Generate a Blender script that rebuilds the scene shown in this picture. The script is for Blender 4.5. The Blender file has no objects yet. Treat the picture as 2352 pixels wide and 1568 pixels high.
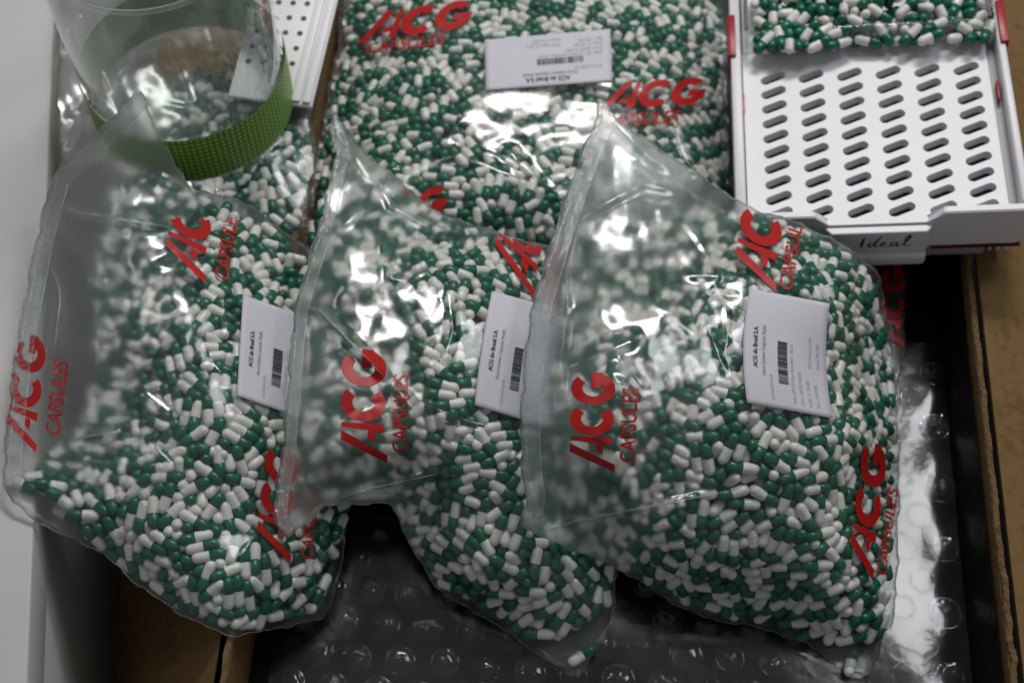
import bpy, bmesh, math, random
import numpy as np
from mathutils import Vector, Matrix
from mathutils.geometry import delaunay_2d_cdt

# ------------------------------------------------------------------ camera, world, lamps, exposure
scene = bpy.context.scene
col = scene.collection
R_ = math.radians
PIC_W, PIC_H = 2352.0, 1568.0            # picture units used to read positions off the photograph
LENS, SENSOR = 50.0, 36.0
FPX = PIC_W * LENS / SENSOR
PITCH, CAM_H = R_(60), 1.04
CAM = np.array([0.0, -CAM_H / math.tan(PITCH), CAM_H])
FWD = np.array([0.0, math.cos(PITCH), -math.sin(PITCH)])
UPV = np.array([0.0, math.sin(PITCH), math.cos(PITCH)])

cam_d = bpy.data.cameras.new('camera')
cam = bpy.data.objects.new('camera', cam_d)
col.objects.link(cam)
cam.location = CAM
cam.rotation_euler = (math.pi / 2 - PITCH, 0, 0)
cam_d.lens = LENS
cam_d.sensor_width = SENSOR
cam_d.clip_start = 0.02
cam_d.clip_end = 50
cam_d.dof.use_dof = True
cam_d.dof.focus_distance = 0.965
cam_d.dof.aperture_fstop = 6.0
scene.camera = cam

world = bpy.data.worlds.new('World')
scene.world = world
world.use_nodes = True
wb = world.node_tree.nodes['Background']
wb.inputs[0].default_value = (0.93, 0.95, 1.0, 1)
wb.inputs[1].default_value = 0.16


def area_lamp(name, loc, target, sx, sy, power, colour):
    d = bpy.data.lights.new(name, 'AREA')
    d.shape = 'RECTANGLE'
    d.size, d.size_y, d.energy, d.color = sx, sy, power, colour
    o = bpy.data.objects.new(name, d)
    col.objects.link(o)
    o.location = loc
    o.rotation_euler = (Vector(target) - Vector(loc)).to_track_quat('-Z', 'Y').to_euler()
    return o


area_lamp('ceiling_lamp', (0.32, 1.42, 2.05), (0.05, 0, 0), 0.8, 0.3, 27, (1.0, 0.97, 0.95))
area_lamp('ceiling_lamp', (1.05, 0.66, 2.0), (0.2, -0.1, 0), 0.55, 0.6, 9, (0.97, 0.98, 1.0))
area_lamp('ceiling_lamp', (-0.85, 0.75, 2.2), (0, 0, 0), 0.6, 0.25, 3, (1.0, 0.98, 0.95))

vs = scene.view_settings
vs.view_transform = 'Standard'
vs.look = 'None'
vs.exposure = 0.0
vs.gamma = 1.0
vs.use_curve_mapping = False
cy = scene.cycles
cy.use_denoising = True
cy.max_bounces = 10
cy.diffuse_bounces = 3
cy.glossy_bounces = 4
cy.transmission_bounces = 8
cy.transparent_max_bounces = 24
cy.sample_clamp_indirect = 40.0
cy.blur_glossy = 0.6


# ------------------------------------------------------------------ picture point + height -> place
def place(px, py, z):
    px, py, z = np.broadcast_arrays(np.asarray(px, float), np.asarray(py, float), np.asarray(z, float))
    d = FWD + ((px - PIC_W / 2) / FPX)[..., None] * np.array([1.0, 0, 0]) - ((py - PIC_H / 2) / FPX)[..., None] * UPV
    t = (z - CAM[2]) / d[..., 2]
    return CAM + d * t[..., None]


def project(p):
    v = p - CAM
    k = v @ FWD
    return PIC_W / 2 + FPX * v[..., 0] / k, PIC_H / 2 - FPX * (v @ UPV) / k, k


# ------------------------------------------------------------------ materials
def new_mat(name):
    m = bpy.data.materials.new(name)
    m.use_nodes = True
    nt = m.node_tree
    for n in list(nt.nodes):
        nt.nodes.remove(n)
    out = nt.nodes.new('ShaderNodeOutputMaterial')
    return m, nt, out


def N(nt, typ, **kw):
    n = nt.nodes.new(typ)
    for k, v in kw.items():
        if k.startswith('i_'):
            n.inputs[int(k[2:])].default_value = v
        else:
            setattr(n, k, v)
    return n


def principled(name, colour, rough=0.4, spec=0.5, noise=None, bump=None, metallic=0.0, coords='Object', sss=0.0):
    """noise = (scale, amount) value variation; bump = (scale, strength, distance)"""
    m, nt, out = new_mat(name)
    b = N(nt, 'ShaderNodeBsdfPrincipled')
    b.inputs['Base Color'].default_value = (*colour, 1)
    b.inputs['Roughness'].default_value = rough
    b.inputs['Specular IOR Level'].default_value = spec
    b.inputs['Metallic'].default_value = metallic
    if sss:
        b.inputs['Subsurface Weight'].default_value = sss
        b.inputs['Subsurface Radius'].default_value = (0.004, 0.004, 0.004)
        b.inputs['Subsurface Scale'].default_value = 0.5
    nt.links.new(b.outputs[0], out.inputs[0])
    tc = N(nt, 'ShaderNodeTexCoord')
    if noise:
        t = N(nt, 'ShaderNodeTexNoise')
        t.inputs['Scale'].default_value = noise[0]
        t.inputs['Detail'].default_value = 5
        nt.links.new(tc.outputs[coords], t.inputs['Vector'])
        mr = N(nt, 'ShaderNodeMapRange')
        mr.inputs[1].default_value, mr.inputs[2].default_value = 0.3, 0.7
        mr.inputs[3].default_value, mr.inputs[4].default_value = 1 - noise[1], 1 + noise[1] * 0.5
        nt.links.new(t.outputs[0], mr.inputs[0])
        hs = N(nt, 'ShaderNodeHueSaturation')
        hs.inputs['Color'].default_value = (*colour, 1)
        nt.links.new(mr.outputs[0], hs.inputs['Value'])
        nt.links.new(hs.outputs[0], b.inputs['Base Color'])
    if bump:
        t2 = N(nt, 'ShaderNodeTexNoise')
        t2.inputs['Scale'].default_value = bump[0]
        t2.inputs['Detail'].default_value = 4
        nt.links.new(tc.outputs[coords], t2.inputs['Vector'])
        bp = N(nt, 'ShaderNodeBump')
        bp.inputs['Strength'].default_value = bump[1]
        bp.inputs['Distance'].default_value = bump[2]
        nt.links.new(t2.outputs[0], bp.inputs['Height'])
        nt.links.new(bp.outputs[0], b.inputs['Normal'])
    return m


def film_mat(name, haze, scatter, gloss_rough, rough_tr, tint=(0.97, 0.985, 0.98), bump=0.25, gloss_gain=1.6, bump_scale=90, slack=None):
    """thin plastic sheet: clear share, blurring share, milky share and a sheen on top"""
    m, nt, out = new_mat(name)
    tr = N(nt, 'ShaderNodeBsdfTransparent')
    tr.inputs[0].default_value = (*tint, 1)
    rf = N(nt, 'ShaderNodeBsdfRefraction')
    rf.inputs[0].default_value = (*tint, 1)
    rf.inputs['Roughness'].default_value = rough_tr
    rf.inputs['IOR'].default_value = 1.09
    df = N(nt, 'ShaderNodeBsdfDiffuse')
    df.inputs[0].default_value = (0.80, 0.83, 0.84, 1)
    tl = N(nt, 'ShaderNodeBsdfTranslucent')
    tl.inputs[0].default_value = (0.80, 0.83, 0.84, 1)
    gl = N(nt, 'ShaderNodeBsdfGlossy')
    gl.inputs[0].default_value = (1, 1, 1, 1)
    gl.inputs['Roughness'].default_value = gloss_rough
    tc = N(nt, 'ShaderNodeTexCoord')
    no = N(nt, 'ShaderNodeTexNoise')
    no.inputs['Scale'].default_value = bump_scale
    no.inputs['Detail'].default_value = 3
    nt.links.new(tc.outputs['Object'], no.inputs['Vector'])
    bp = N(nt, 'ShaderNodeBump')
    bp.inputs['Strength'].default_value = bump
    bp.inputs['Distance'].default_value = 0.004
    nt.links.new(no.outputs[0], bp.inputs['Height'])
    nt.links.new(bp.outputs[0], gl.inputs['Normal'])
    m1 = N(nt, 'ShaderNodeMixShader')
    m1.inputs[0].default_value = haze
    nt.links.new(tr.outputs[0], m1.inputs[1])
    nt.links.new(rf.outputs[0], m1.inputs[2])
    md = N(nt, 'ShaderNodeMixShader')
    md.inputs[0].default_value = 0.5
    nt.links.new(df.outputs[0], md.inputs[1])
    nt.links.new(tl.outputs[0], md.inputs[2])
    m2 = N(nt, 'ShaderNodeMixShader')
    m2.inputs[0].default_value = scatter
    nt.links.new(m1.outputs[0], m2.inputs[1])
    nt.links.new(md.outputs[0], m2.inputs[2])
    # sheen by viewing angle, the same from both sides of the sheet
    ge = N(nt, 'ShaderNodeNewGeometry')
    dt = N(nt, 'ShaderNodeVectorMath', operation='DOT_PRODUCT')
    nt.links.new(ge.outputs['Incoming'], dt.inputs[0])
    nt.links.new(bp.outputs[0], dt.inputs[1])
    ab = N(nt, 'ShaderNodeMath', operation='ABSOLUTE')
    nt.links.new(dt.outputs['Value'], ab.inputs[0])
    om = N(nt, 'ShaderNodeMath', operation='SUBTRACT', use_clamp=True)
    om.inputs[0].default_value = 1.0
    nt.links.new(ab.outputs[0], om.inputs[1])
    pw = N(nt, 'ShaderNodeMath', operation='POWER')
    pw.inputs[1].default_value = 5.0
    nt.links.new(om.outputs[0], pw.inputs[0])
    sc = N(nt, 'ShaderNodeMath', operation='MULTIPLY_ADD')
    sc.inputs[1].default_value, sc.inputs[2].default_value = 0.7, 0.045
    nt.links.new(pw.outputs[0], sc.inputs[0])
    mm = N(nt, 'ShaderNodeMath', operation='MULTIPLY', use_clamp=True)
    mm.inputs[1].default_value = gloss_gain
    nt.links.new(sc.outputs[0], mm.inputs[0])
    if slack:            # film stretched tight over the capsules is clearer than slack film
        at = N(nt, 'ShaderNodeAttribute', attribute_name='slack')
        for node, lo_, hi_ in ((m1, slack[0], haze), (m2, slack[1], scatter)):
            mr = N(nt, 'ShaderNodeMapRange')
            mr.clamp = node is m1
            mr.inputs[3].default_value, mr.inputs[4].default_value = lo_, hi_ 
            nt.links.new(at.outputs['Fac'], mr.inputs[0])
            nt.links.new(mr.outputs[0], node.inputs[0])
    m3 = N(nt, 'ShaderNodeMixShader')
    nt.links.new(mm.outputs[0], m3.inputs[0])
    nt.links.new(m2.outputs[0], m3.inputs[1])
    nt.links.new(gl.outputs[0], m3.inputs[2])
    nt.links.new(m3.outputs[0], out.inputs[0])
    return m


M = {}
M['white_gel'] = principled('white_gelatin', (0.76, 0.75, 0.71), 0.30, 0.5, noise=(60, 0.06))
M['green_gel'] = principled('green_gelatin', (0.005, 0.125, 0.070), 0.25, 0.5, noise=(60, 0.1))
M['film'] = film_mat('bag_film', 0.60, 0.06, 0.14, 0.62, bump=0.03, gloss_gain=1.1, slack=(0.15, 0.016))
M['film_back'] = film_mat('bag_film_milky', 0.60, 0.075, 0.2, 0.65, bump=0.05, gloss_gain=0.8)
M['seal'] = film_mat('heat_sealed_film', 0.3, 0.13, 0.12, 0.6, bump=0.6, bump_scale=220)
M['seal_line'] = film_mat('seal_line_film', 0.2, 0.24, 0.10, 0.5, bump=0.6, bump_scale=260)
M['edge'] = film_mat('film_edge', 0.2, 0.20, 0.15, 0.2, bump=0.3)
M['jar'] = film_mat('clear_jar_plastic', 0.0, 0.03, 0.05, 0.05, bump=0.02, gloss_gain=1.4)
M['hopper'] = film_mat('clear_hopper_plastic', 0.0, 0.02, 0.06, 0.05, bump=0.02, gloss_gain=1.3)
M['wrap'] = film_mat('bubble_film', 0.1, 0.005, 0.15, 0.1, tint=(0.88, 0.89, 0.91), bump=0.10, gloss_gain=1.6, bump_scale=45)
M['bubble'] = film_mat('bubble_dome_film', 0.1, 0.012, 0.05, 0.1, tint=(0.93, 0.94, 0.95), bump=0.10, gloss_gain=0.75, bump_scale=130)
M['red_ink'] = principled('red_ink', (0.44, 0.012, 0.010), 0.35, 0.4, noise=(40, 0.12))
M['paper'] = principled('label_paper', (0.63, 0.62, 0.675), 0.6, 0.25, noise=(25, 0.03), bump=(300, 0.05, 0.0005))
M['ink'] = principled('grey_ink', (0.24, 0.24, 0.26), 0.6, 0.2)
M['ink_dark'] = principled('black_ink', (0.06, 0.06, 0.07), 0.6, 0.2)
M['ink_faint'] = principled('faint_ink', (0.45, 0.45, 0.50), 0.6, 0.2)
M['table'] = principled('white_laminate', (0.56, 0.56, 0.55), 0.45, 0.3, noise=(9, 0.04), bump=(500, 0.12, 0.0006))
M['device'] = principled('white_device_plastic', (0.80, 0.79, 0.82), 0.38, 0.4, noise=(14, 0.03), bump=(700, 0.05, 0.0004))
M['device_grey'] = principled('grey_device_plastic', (0.40, 0.40, 0.41), 0.4, 0.4, noise=(14, 0.05))
M['slot'] = principled('slot_plastic', (0.42, 0.41, 0.42), 0.6, 0.2)
M['slot_floor'] = principled('slot_floor_shade', (0.03, 0.03, 0.032), 0.7, 0.1)  # near-black colour stands in for the shade down an open slot
M['red_plastic'] = principled('red_plastic', (0.34, 0.014, 0.022), 0.35, 0.4)
M['maroon'] = principled('maroon_print', (0.14, 0.008, 0.012), 0.4, 0.3)
M['navy'] = principled('dark_wall_edge', (0.035, 0.035, 0.055), 0.4, 0.4)
M['liner'] = principled('black_liner', (0.010, 0.010, 0.011), 0.6, 0.1, noise=(12, 0.3), bump=(30, 0.3, 0.01))
M['floor'] = principled('floor_paint', (0.10, 0.095, 0.09), 0.7, 0.2, noise=(6, 0.2))
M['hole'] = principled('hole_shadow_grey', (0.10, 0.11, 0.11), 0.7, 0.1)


def cardboard_mat():
    m, nt, out = new_mat('cardboard')
    b = N(nt, 'ShaderNodeBsdfPrincipled')
    b.inputs['Roughness'].default_value = 0.8
    b.inputs['Specular IOR Level'].default_value = 0.15
    tc = N(nt, 'ShaderNodeTexCoord')
    n1 = N(nt, 'ShaderNodeTexNoise')
    n1.inputs['Scale'].default_value = 14
    n1.inputs['Detail'].default_value = 8
    n1.inputs['Roughness'].default_value = 0.7
    mp = N(nt, 'ShaderNodeMapping')
    mp.inputs['Scale'].default_value = (2.2, 1.6, 2.0)
    n2 = N(nt, 'ShaderNodeTexNoise')
    n2.inputs['Scale'].default_value = 60
    n2.inputs['Detail'].default_value = 6
    nt.links.new(tc.outputs['Object'], n1.inputs['Vector'])
    nt.links.new(tc.outputs['Object'], mp.inputs[0])
    nt.links.new(mp.outputs[0], n2.inputs['Vector'])
    mx = N(nt, 'ShaderNodeMath', operation='ADD')
    nt.links.new(n1.outputs[0], mx.inputs[0])
    nt.links.new(n2.outputs[0], mx.inputs[1])
    cr = N(nt, 'ShaderNodeValToRGB')
    cr.color_ramp.elements[0].position = 0.72
    cr.color_ramp.elements[0].color = (0.120, 0.070, 0.026, 1)
    cr.color_ramp.elements[1].position = 1.3
    cr.color_ramp.elements[1].color = (0.185, 0.112, 0.046, 1)
    nt.links.new(mx.outputs[0], cr.inputs[0])
    nt.links.new(cr.outputs[0], b.inputs['Base Color'])
    bp = N(nt, 'ShaderNodeBump')
    bp.inputs['Strength'].default_value = 0.25
    bp.inputs['Distance'].default_value = 0.001
    nt.links.new(n2.outputs[0], bp.inputs['Height'])
    nt.links.new(bp.outputs[0], b.inputs['Normal'])
    nt.links.new(b.outputs[0], out.inputs[0])
    return m


M['cardboard'] = cardboard_mat()
M['flute'] = principled('torn_board_edge', (0.17, 0.11, 0.055), 0.9, 0.1, noise=(140, 0.4), bump=(260, 0.8, 0.002))


def green_label_mat():
    """green label printed with rows of small pale dots (flat print); UV in metres round and up the jar"""
    m, nt, out = new_mat('green_dotted_label')
    b = N(nt, 'ShaderNodeBsdfPrincipled')
    b.inputs['Roughness'].default_value = 0.4
    uv = N(nt, 'ShaderNodeUVMap')
    mp = N(nt, 'ShaderNodeMapping')
    mp.inputs['Scale'].default_value = (210, 210, 1)
    nt.links.new(uv.outputs[0], mp.inputs[0])
    fr = N(nt, 'ShaderNodeVectorMath', operation='FRACTION')
    nt.links.new(mp.outputs[0], fr.inputs[0])
    sb = N(nt, 'ShaderNodeVectorMath', operation='SUBTRACT')
    sb.inputs[1].default_value = (0.5, 0.5, 0)
    nt.links.new(fr.outputs[0], sb.inputs[0])
    ln = N(nt, 'ShaderNodeVectorMath', operation='LENGTH')
    nt.links.new(sb.outputs[0], ln.inputs[0])
    lt = N(nt, 'ShaderNodeMath', operation='LESS_THAN')
    lt.inputs[1].default_value = 0.30
    nt.links.new(ln.outputs['Value'], lt.inputs[0])
    no = N(nt, 'ShaderNodeTexNoise')
    no.inputs['Scale'].default_value = 35
    nt.links.new(uv.outputs[0], no.inputs['Vector'])
    g = N(nt, 'ShaderNodeMix', data_type='RGBA')
    g.inputs[6].default_value = (0.055, 0.24, 0.008, 1)
    g.inputs[7].default_value = (0.11, 0.32, 0.015, 1)
    nt.links.new(no.outputs[0], g.inputs[0])
    mx = N(nt, 'ShaderNodeMix', data_type='RGBA')
    mx.inputs[7].default_value = (0.46, 0.52, 0.18, 1)
    nt.links.new(lt.outputs[0], mx.inputs[0])
    nt.links.new(g.outputs[2], mx.inputs[6])
    nt.links.new(mx.outputs[2], b.inputs['Base Color'])
    nt.links.new(b.outputs[0], out.inputs[0])
    return m


M['green_label'] = green_label_mat()
M['label_back'] = principled('pale_label_back', (0.40, 0.47, 0.33), 0.6, 0.2, noise=(20, 0.08))


# ------------------------------------------------------------------ object helpers
def link(name, mesh, parent=None, mats=()):
    o = bpy.data.objects.new(name, mesh)
    col.objects.link(o)
    for m in mats:
        mesh.materials.append(m)
    if parent is not None:
        o.parent = parent
    return o


def tag(o, label=None, cat=None, group=None, kind=None):
    if label: o['label'] = label
    if cat: o['category'] = cat
    if group: o['group'] = group
    if kind: o['kind'] = kind
    return o


def empty(name, loc=(0, 0, 0)):
    o = bpy.data.objects.new(name, None)
    col.objects.link(o)
    o.location = loc
    o.empty_display_size = 0.02
    return o


def np_mesh(name, verts, faces, smooth=True, mat_idx=None):
    """verts (n,3); faces list of index tuples or (m,k) array"""
    me = bpy.data.meshes.new(name)
    if isinstance(faces, np.ndarray):
        m, k = faces.shape
        me.vertices.add(len(verts))
        me.vertices.foreach_set('co', np.asarray(verts, np.float32).ravel())
        me.loops.add(m * k)
        me.loops.foreach_set('vertex_index', faces.astype(np.int32).ravel())
        me.polygons.add(m)
        me.polygons.foreach_set('loop_start', np.arange(m, dtype=np.int32) * k)
        if mat_idx is not None:
            me.polygons.foreach_set('material_index', np.asarray(mat_idx, np.int32))
        me.update(calc_edges=True)
    else:
        me.from_pydata([tuple(v) for v in verts], [], [tuple(f) for f in faces])
        if mat_idx is not None:
            me.polygons.foreach_set('material_index', list(mat_idx))
    me.polygons.foreach_set('use_smooth', [smooth] * len(me.polygons))
    me.validate()
    me.update()
    return me


def bm_mesh(name, bm, smooth=False):
    me = bpy.data.meshes.new(name)
    bm.normal_update()
    bm.to_mesh(me)
    bm.free()
    me.polygons.foreach_set('use_smooth', [smooth] * len(me.polygons))
    return me


def add_box(bm, x0, x1, y0, y1, z0, z1, frame=None, bevel=0.0, seg=2):
    b2 = bmesh.new()
    vs_ = [b2.verts.new((x, y, z)) for z in (z0, z1) for y in (y0, y1) for x in (x0, x1)]
    for f in ((0, 2, 3, 1), (4, 5, 7, 6), (0, 1, 5, 4), (2, 6, 7, 3), (0, 4, 6, 2), (1, 3, 7, 5)):
        b2.faces.new([vs_[i] for i in f])
    if bevel:
        bmesh.ops.bevel(b2, geom=b2.edges[:], offset=bevel, segments=seg, affect='EDGES', profile=0.5)
    if frame is not None:
        bmesh.ops.transform(b2, matrix=frame, verts=b2.verts[:])
    merge_bm(bm, b2)


def merge_bm(bm, b2):
    mp = {}
    for v in b2.verts:
        mp[v] = bm.verts.new(v.co)
    for f in b2.faces:
        try:
            bm.faces.new([mp[v] for v in f.verts])
        except ValueError:
            pass
    b2.free()


def add_prism(bm, pts, z0, z1, frame=None, bevel=0.0):
    """pts 2D outline (x,y) extruded z0..z1"""
    b2 = bmesh.new()
    lo = [b2.verts.new((p[0], p[1], z0)) for p in pts]
    hi = [b2.verts.new((p[0], p[1], z1)) for p in pts]
    n = len(pts)
    b2.faces.new(lo[::-1])
    b2.faces.new(hi)
    for i in range(n):
        b2.faces.new((lo[i], lo[(i + 1) % n], hi[(i + 1) % n], hi[i]))
    if bevel:
        bmesh.ops.bevel(b2, geom=b2.edges[:], offset=bevel, segments=2, affect='EDGES', profile=0.5)
    if frame is not None:
        bmesh.ops.transform(b2, matrix=frame, verts=b2.verts[:])
    merge_bm(bm, b2)


def tube_mesh(name, pts, r, seg=6, closed=False):
    pts = np.asarray(pts, float)
    n = len(pts)
    tang = np.gradient(pts, axis=0)
    tang /= np.linalg.norm(tang, axis=1)[:, None] + 1e-12
    ref = np.where(np.abs(tang[:, 2:3]) > 0.9, np.array([[1.0, 0, 0]]), np.array([[0, 0, 1.0]]))
    a = np.cross(tang, ref)
    a /= np.linalg.norm(a, axis=1)[:, None]
    b = np.cross(tang, a)
    ang = np.arange(seg) * 2 * math.pi / seg
    r = np.broadcast_to(np.asarray(r, float), (n,))[:, None, None]
    V = pts[:, None, :] + r * (np.cos(ang)[None, :, None] * a[:, None, :] + np.sin(ang)[None, :, None] * b[:, None, :])
    F_ = []
    for i in range(n - 1 + (1 if closed else 0)):
        j = (i + 1) % n
        for k in range(seg):
            F_.append((i * seg + k, i * seg + (k + 1) % seg, j * seg + (k + 1) % seg, j * seg + k))
    return np_mesh(name, V.reshape(-1, 3), np.array(F_))


# ------------------------------------------------------------------ 2D tools
def catmull(pts, spacing=10.0, closed=True):
    P_ = np.asarray(pts, float)
    n = len(P_)
    out = []
    rng = range(n if closed else n - 1)
    for i in rng:
        p1, p2 = P_[i], P_[(i + 1) % n]
        p0 = P_[(i - 1) % n] if closed or i > 0 else 2 * p1 - p2
        p3 = P_[(i + 2) % n] if closed or i + 2 < n else 2 * p2 - p1
        k = max(1, int(round(np.linalg.norm(p2[:2] - p1[:2]) / spacing)))
        m1, m2 = (p2 - p0) * 0.38, (p3 - p1) * 0.38
        lim = np.linalg.norm(p2 - p1) * 0.9
        for m_ in (m1, m2):
            L_ = np.linalg.norm(m_)
            if L_ > lim:
                m_ *= lim / L_
        for q in range(k):
            t = q / k
            out.append((2 * t**3 - 3 * t**2 + 1) * p1 + (t**3 - 2 * t**2 + t) * m1 + (-2 * t**3 + 3 * t**2) * p2 + (t**3 - t**2) * m2)
    if not closed:
        out.append(P_[-1])
    return np.array(out)


def seg_dist(x, y, poly, closed=True):
    """distance of points to polyline, plus arc parameter of the nearest point"""
    x, y = np.asarray(x, float).ravel(), np.asarray(y, float).ravel()
    best = np.full(x.shape, 1e9)
    par = np.zeros(x.shape)
    n = len(poly)
    L_ = 0.0
    for i in range(n if closed else n - 1):
        a, b = poly[i][:2], poly[(i + 1) % n][:2]
        d = b - a
        l2 = d @ d + 1e-12
        t = np.clip(((x - a[0]) * d[0] + (y - a[1]) * d[1]) / l2, 0, 1)
        dd = np.hypot(x - a[0] - t * d[0], y - a[1] - t * d[1])
        s = dd < best
        best[s] = dd[s]
        par[s] = (L_ + t * math.sqrt(l2))[s]
        L_ += math.sqrt(l2)
    return best, par / max(L_, 1e-9)


def inside(x, y, poly):
    x, y = np.asarray(x, float), np.asarray(y, float)
    r = np.zeros(x.shape, bool)
    n = len(poly)
    for i in range(n):
        ax, ay = poly[i][0], poly[i][1]
        bx, by = poly[(i + 1) % n][0], poly[(i + 1) % n][1]
        if ay == by:
            continue
        c = ((ay > y) != (by > y)) & (x < (bx - ax) * (y - ay) / (by - ay) + ax)
        r ^= c
    return r


class Field:
    """smooth scattered interpolation over picture points"""
    def __init__(self, pts, c=0.07, lam=2e-4):
        p = np.asarray(pts, float)
        self.p, self.c = p[:, :2] / 1000, c
        n = len(p)
        K = np.sqrt(((self.p[:, None] - self.p[None]) ** 2).sum(-1) + c * c)
        A = np.zeros((n + 3, n + 3))
        A[:n, :n] = K - lam * np.eye(n)
        A[:n, n:] = np.c_[np.ones(n), self.p]
        A[n:, :n] = A[:n, n:].T
        self.w = np.linalg.solve(A, np.r_[p[:, 2], 0, 0, 0])

    def __call__(self, x, y):
        x, y = np.asarray(x, float) / 1000, np.asarray(y, float) / 1000
        sh = x.shape
        x, y = x.ravel(), y.ravel()
        out = np.empty(x.shape)
        for i in range(0, len(x), 20000):
            q = np.c_[x[i:i + 20000], y[i:i + 20000]]
            K = np.sqrt(((q[:, None] - self.p[None]) ** 2).sum(-1) + self.c ** 2)
            out[i:i + 20000] = K @ self.w[:-3] + self.w[-3] + q @ self.w[-2:]
        return out.reshape(sh)


# ------------------------------------------------------------------ packing capsules under a surface
CAP_R, BODY_R, CAP_L = 0.00440, 0.00416, 0.0247
OFFS = np.array([-0.0079, -0.0026, 0.0026, 0.0079])


def pack(zfun, poly, seed, layers=3, cell_area=2.55e-4, iters=60, tilt=0.55):
    rs = np.random.RandomState(seed)
    poly = np.asarray(poly, float)
    g = 6.0
    x0, y0 = poly.min(0)[:2] - 60
    x1, y1 = poly.max(0)[:2] + 60
    gx, gy = np.arange(x0, x1, g), np.arange(y0, y1, g)
    X, Y = np.meshgrid(gx, gy)
    S = place(X, Y, zfun(X, Y))
    Sx, Sy = np.gradient(S, axis=1), np.gradient(S, axis=0)
    Nn = np.cross(Sx, -Sy)
    area = np.linalg.norm(Nn, axis=2)
    Nn /= area[..., None] + 1e-15
    d, _ = seg_dist(X, Y, poly)
    sdf = np.where(inside(X, Y, poly), 1, -1) * d.reshape(X.shape)
    gsy, gsx = np.gradient(sdf, g)
    ok = sdf > 6
    w = (area * ok).ravel()
    tot = w.sum()
    n1 = int(tot / cell_area)
    c, ax, dep = [], [], []
    for L_ in range(layers):
        idx = rs.choice(len(w), n1, p=w / tot)
        nn = Nn.reshape(-1, 3)[idx]
        s = S.reshape(-1, 3)[idx] + rs.normal(0, 0.001, (n1, 3))
        c.append(s - nn * (CAP_R + 0.0005 + L_ * 0.0078))
        a = rs.normal(0, 1, (n1, 3))
        a -= nn * ((a * nn).sum(1) * (1 - tilt))[:, None]
        ax.append(a / np.linalg.norm(a, axis=1)[:, None])
        dep.append(np.full(n1, L_))
    c, ax, dep = np.concatenate(c), np.concatenate(ax), np.concatenate(dep)
    n = len(c)
    capid = np.repeat(np.arange(n), 4)
    offt = np.tile(OFFS, n)
    ny, nx = X.shape
    Rr = CAP_R
    for it in range(iters):
        p = (c[:, None] + ax[:, None] * OFFS[None, :, None]).reshape(-1, 3)
        mv = np.zeros_like(p)
        # neighbours by cells
        cell = np.floor((p - p.min(0)) / (2 * Rr)).astype(np.int64) + 1
        mdim = cell.max(0) + 3
        key = (cell[:, 0] * mdim[1] + cell[:, 1]) * mdim[2] + cell[:, 2]
        order = np.argsort(key, kind='stable')
        ks = key[order]
        ps, cs = p[order], capid[order]
        acc = np.zeros_like(p)
        cnt = np.zeros(len(p))
        ar = np.arange(len(p))
        for dx in (0, 1):
            for dy in (-1, 0, 1):
                if dx == 0 and dy < 0:
                    continue
                # run over three z cells at once: keys are contiguous
                base = ks + dx * mdim[1] * mdim[2] + dy * mdim[2]
                zlo = base + (0 if (dx == 0 and dy == 0) else -1)
                l = np.searchsorted(ks, zlo, 'left')
                r = np.searchsorted(ks, base + 1, 'right')
                if dx == 0 and dy == 0:
                    l = np.maximum(l, ar + 1)
                    r = np.maximum(r, l)
                k = r - l
                i = np.repeat(ar, k)
                if len(i) == 0:
                    continue
                j = np.arange(k.sum()) - np.repeat(np.cumsum(k) - k, k) + np.repeat(l, k)
                s = cs[i] != cs[j]
                i, j = i[s], j[s]
                dv = ps[i] - ps[j]
                dd = np.sqrt((dv ** 2).sum(1)) + 1e-9
                s = dd < 2 * Rr
                i, j, dv, dd = i[s], j[s], dv[s], dd[s]
                push = dv / dd[:, None] * ((2 * Rr - dd) * 0.5)[:, None]
                for q in range(3):
                    acc[:, q] += np.bincount(i, push[:, q], len(p)) - np.bincount(j, push[:, q], len(p))
                cnt += np.bincount(i, minlength=len(p)) + np.bincount(j, minlength=len(p))
        acc /= np.maximum(cnt, 1)[:, None] ** 0.5
        mv[order] = acc
        p = p + mv * 0.9
        # keep under the surface, pull gently against it
        qx, qy, _ = project(p)
        ix = np.clip(((qx - x0) / g + 0.5).astype(int), 0, nx - 1)
        iy = np.clip(((qy - y0) / g + 0.5).astype(int), 0, ny - 1)
        nn = Nn[iy, ix]
        sd = ((S[iy, ix] - p) * nn).sum(1)
        pen = np.maximum(0, Rr - sd)
        p -= nn * pen[:, None]
        if it < iters - 8:
            p += nn * (np.clip(sd - Rr, 0, 0.00035) * 0.8)[:, None]
        e = sdf[iy, ix]
        out = np.clip(10 - e, 0, 12)
        p += (Sx[iy, ix] * (gsx[iy, ix] * out / g * 0.5)[:, None] + Sy[iy, ix] * (gsy[iy, ix] * out / g * 0.5)[:, None])
        pk = p.reshape(n, 4, 3)
        c = pk.mean(1)
        a = (pk * OFFS[None, :, None]).sum(1)
        ax = a / (np.linalg.norm(a, axis=1)[:, None] + 1e-12)
    flip = rs.rand(n) < 0.5
    ax[flip] *= -1
    qx, qy, k = project(c)
    ix = np.clip(((qx - x0) / g + 0.5).astype(int), 0, nx - 1)
    iy = np.clip(((qy - y0) / g + 0.5).astype(int), 0, ny - 1)
    sd = ((S[iy, ix] - c) * Nn[iy, ix]).sum(1)
    keep = sdf[iy, ix] > -4
    return dict(c=c[keep], ax=ax[keep], sd=sd[keep], px=qx[keep], py=qy[keep], k=k[keep])


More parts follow.
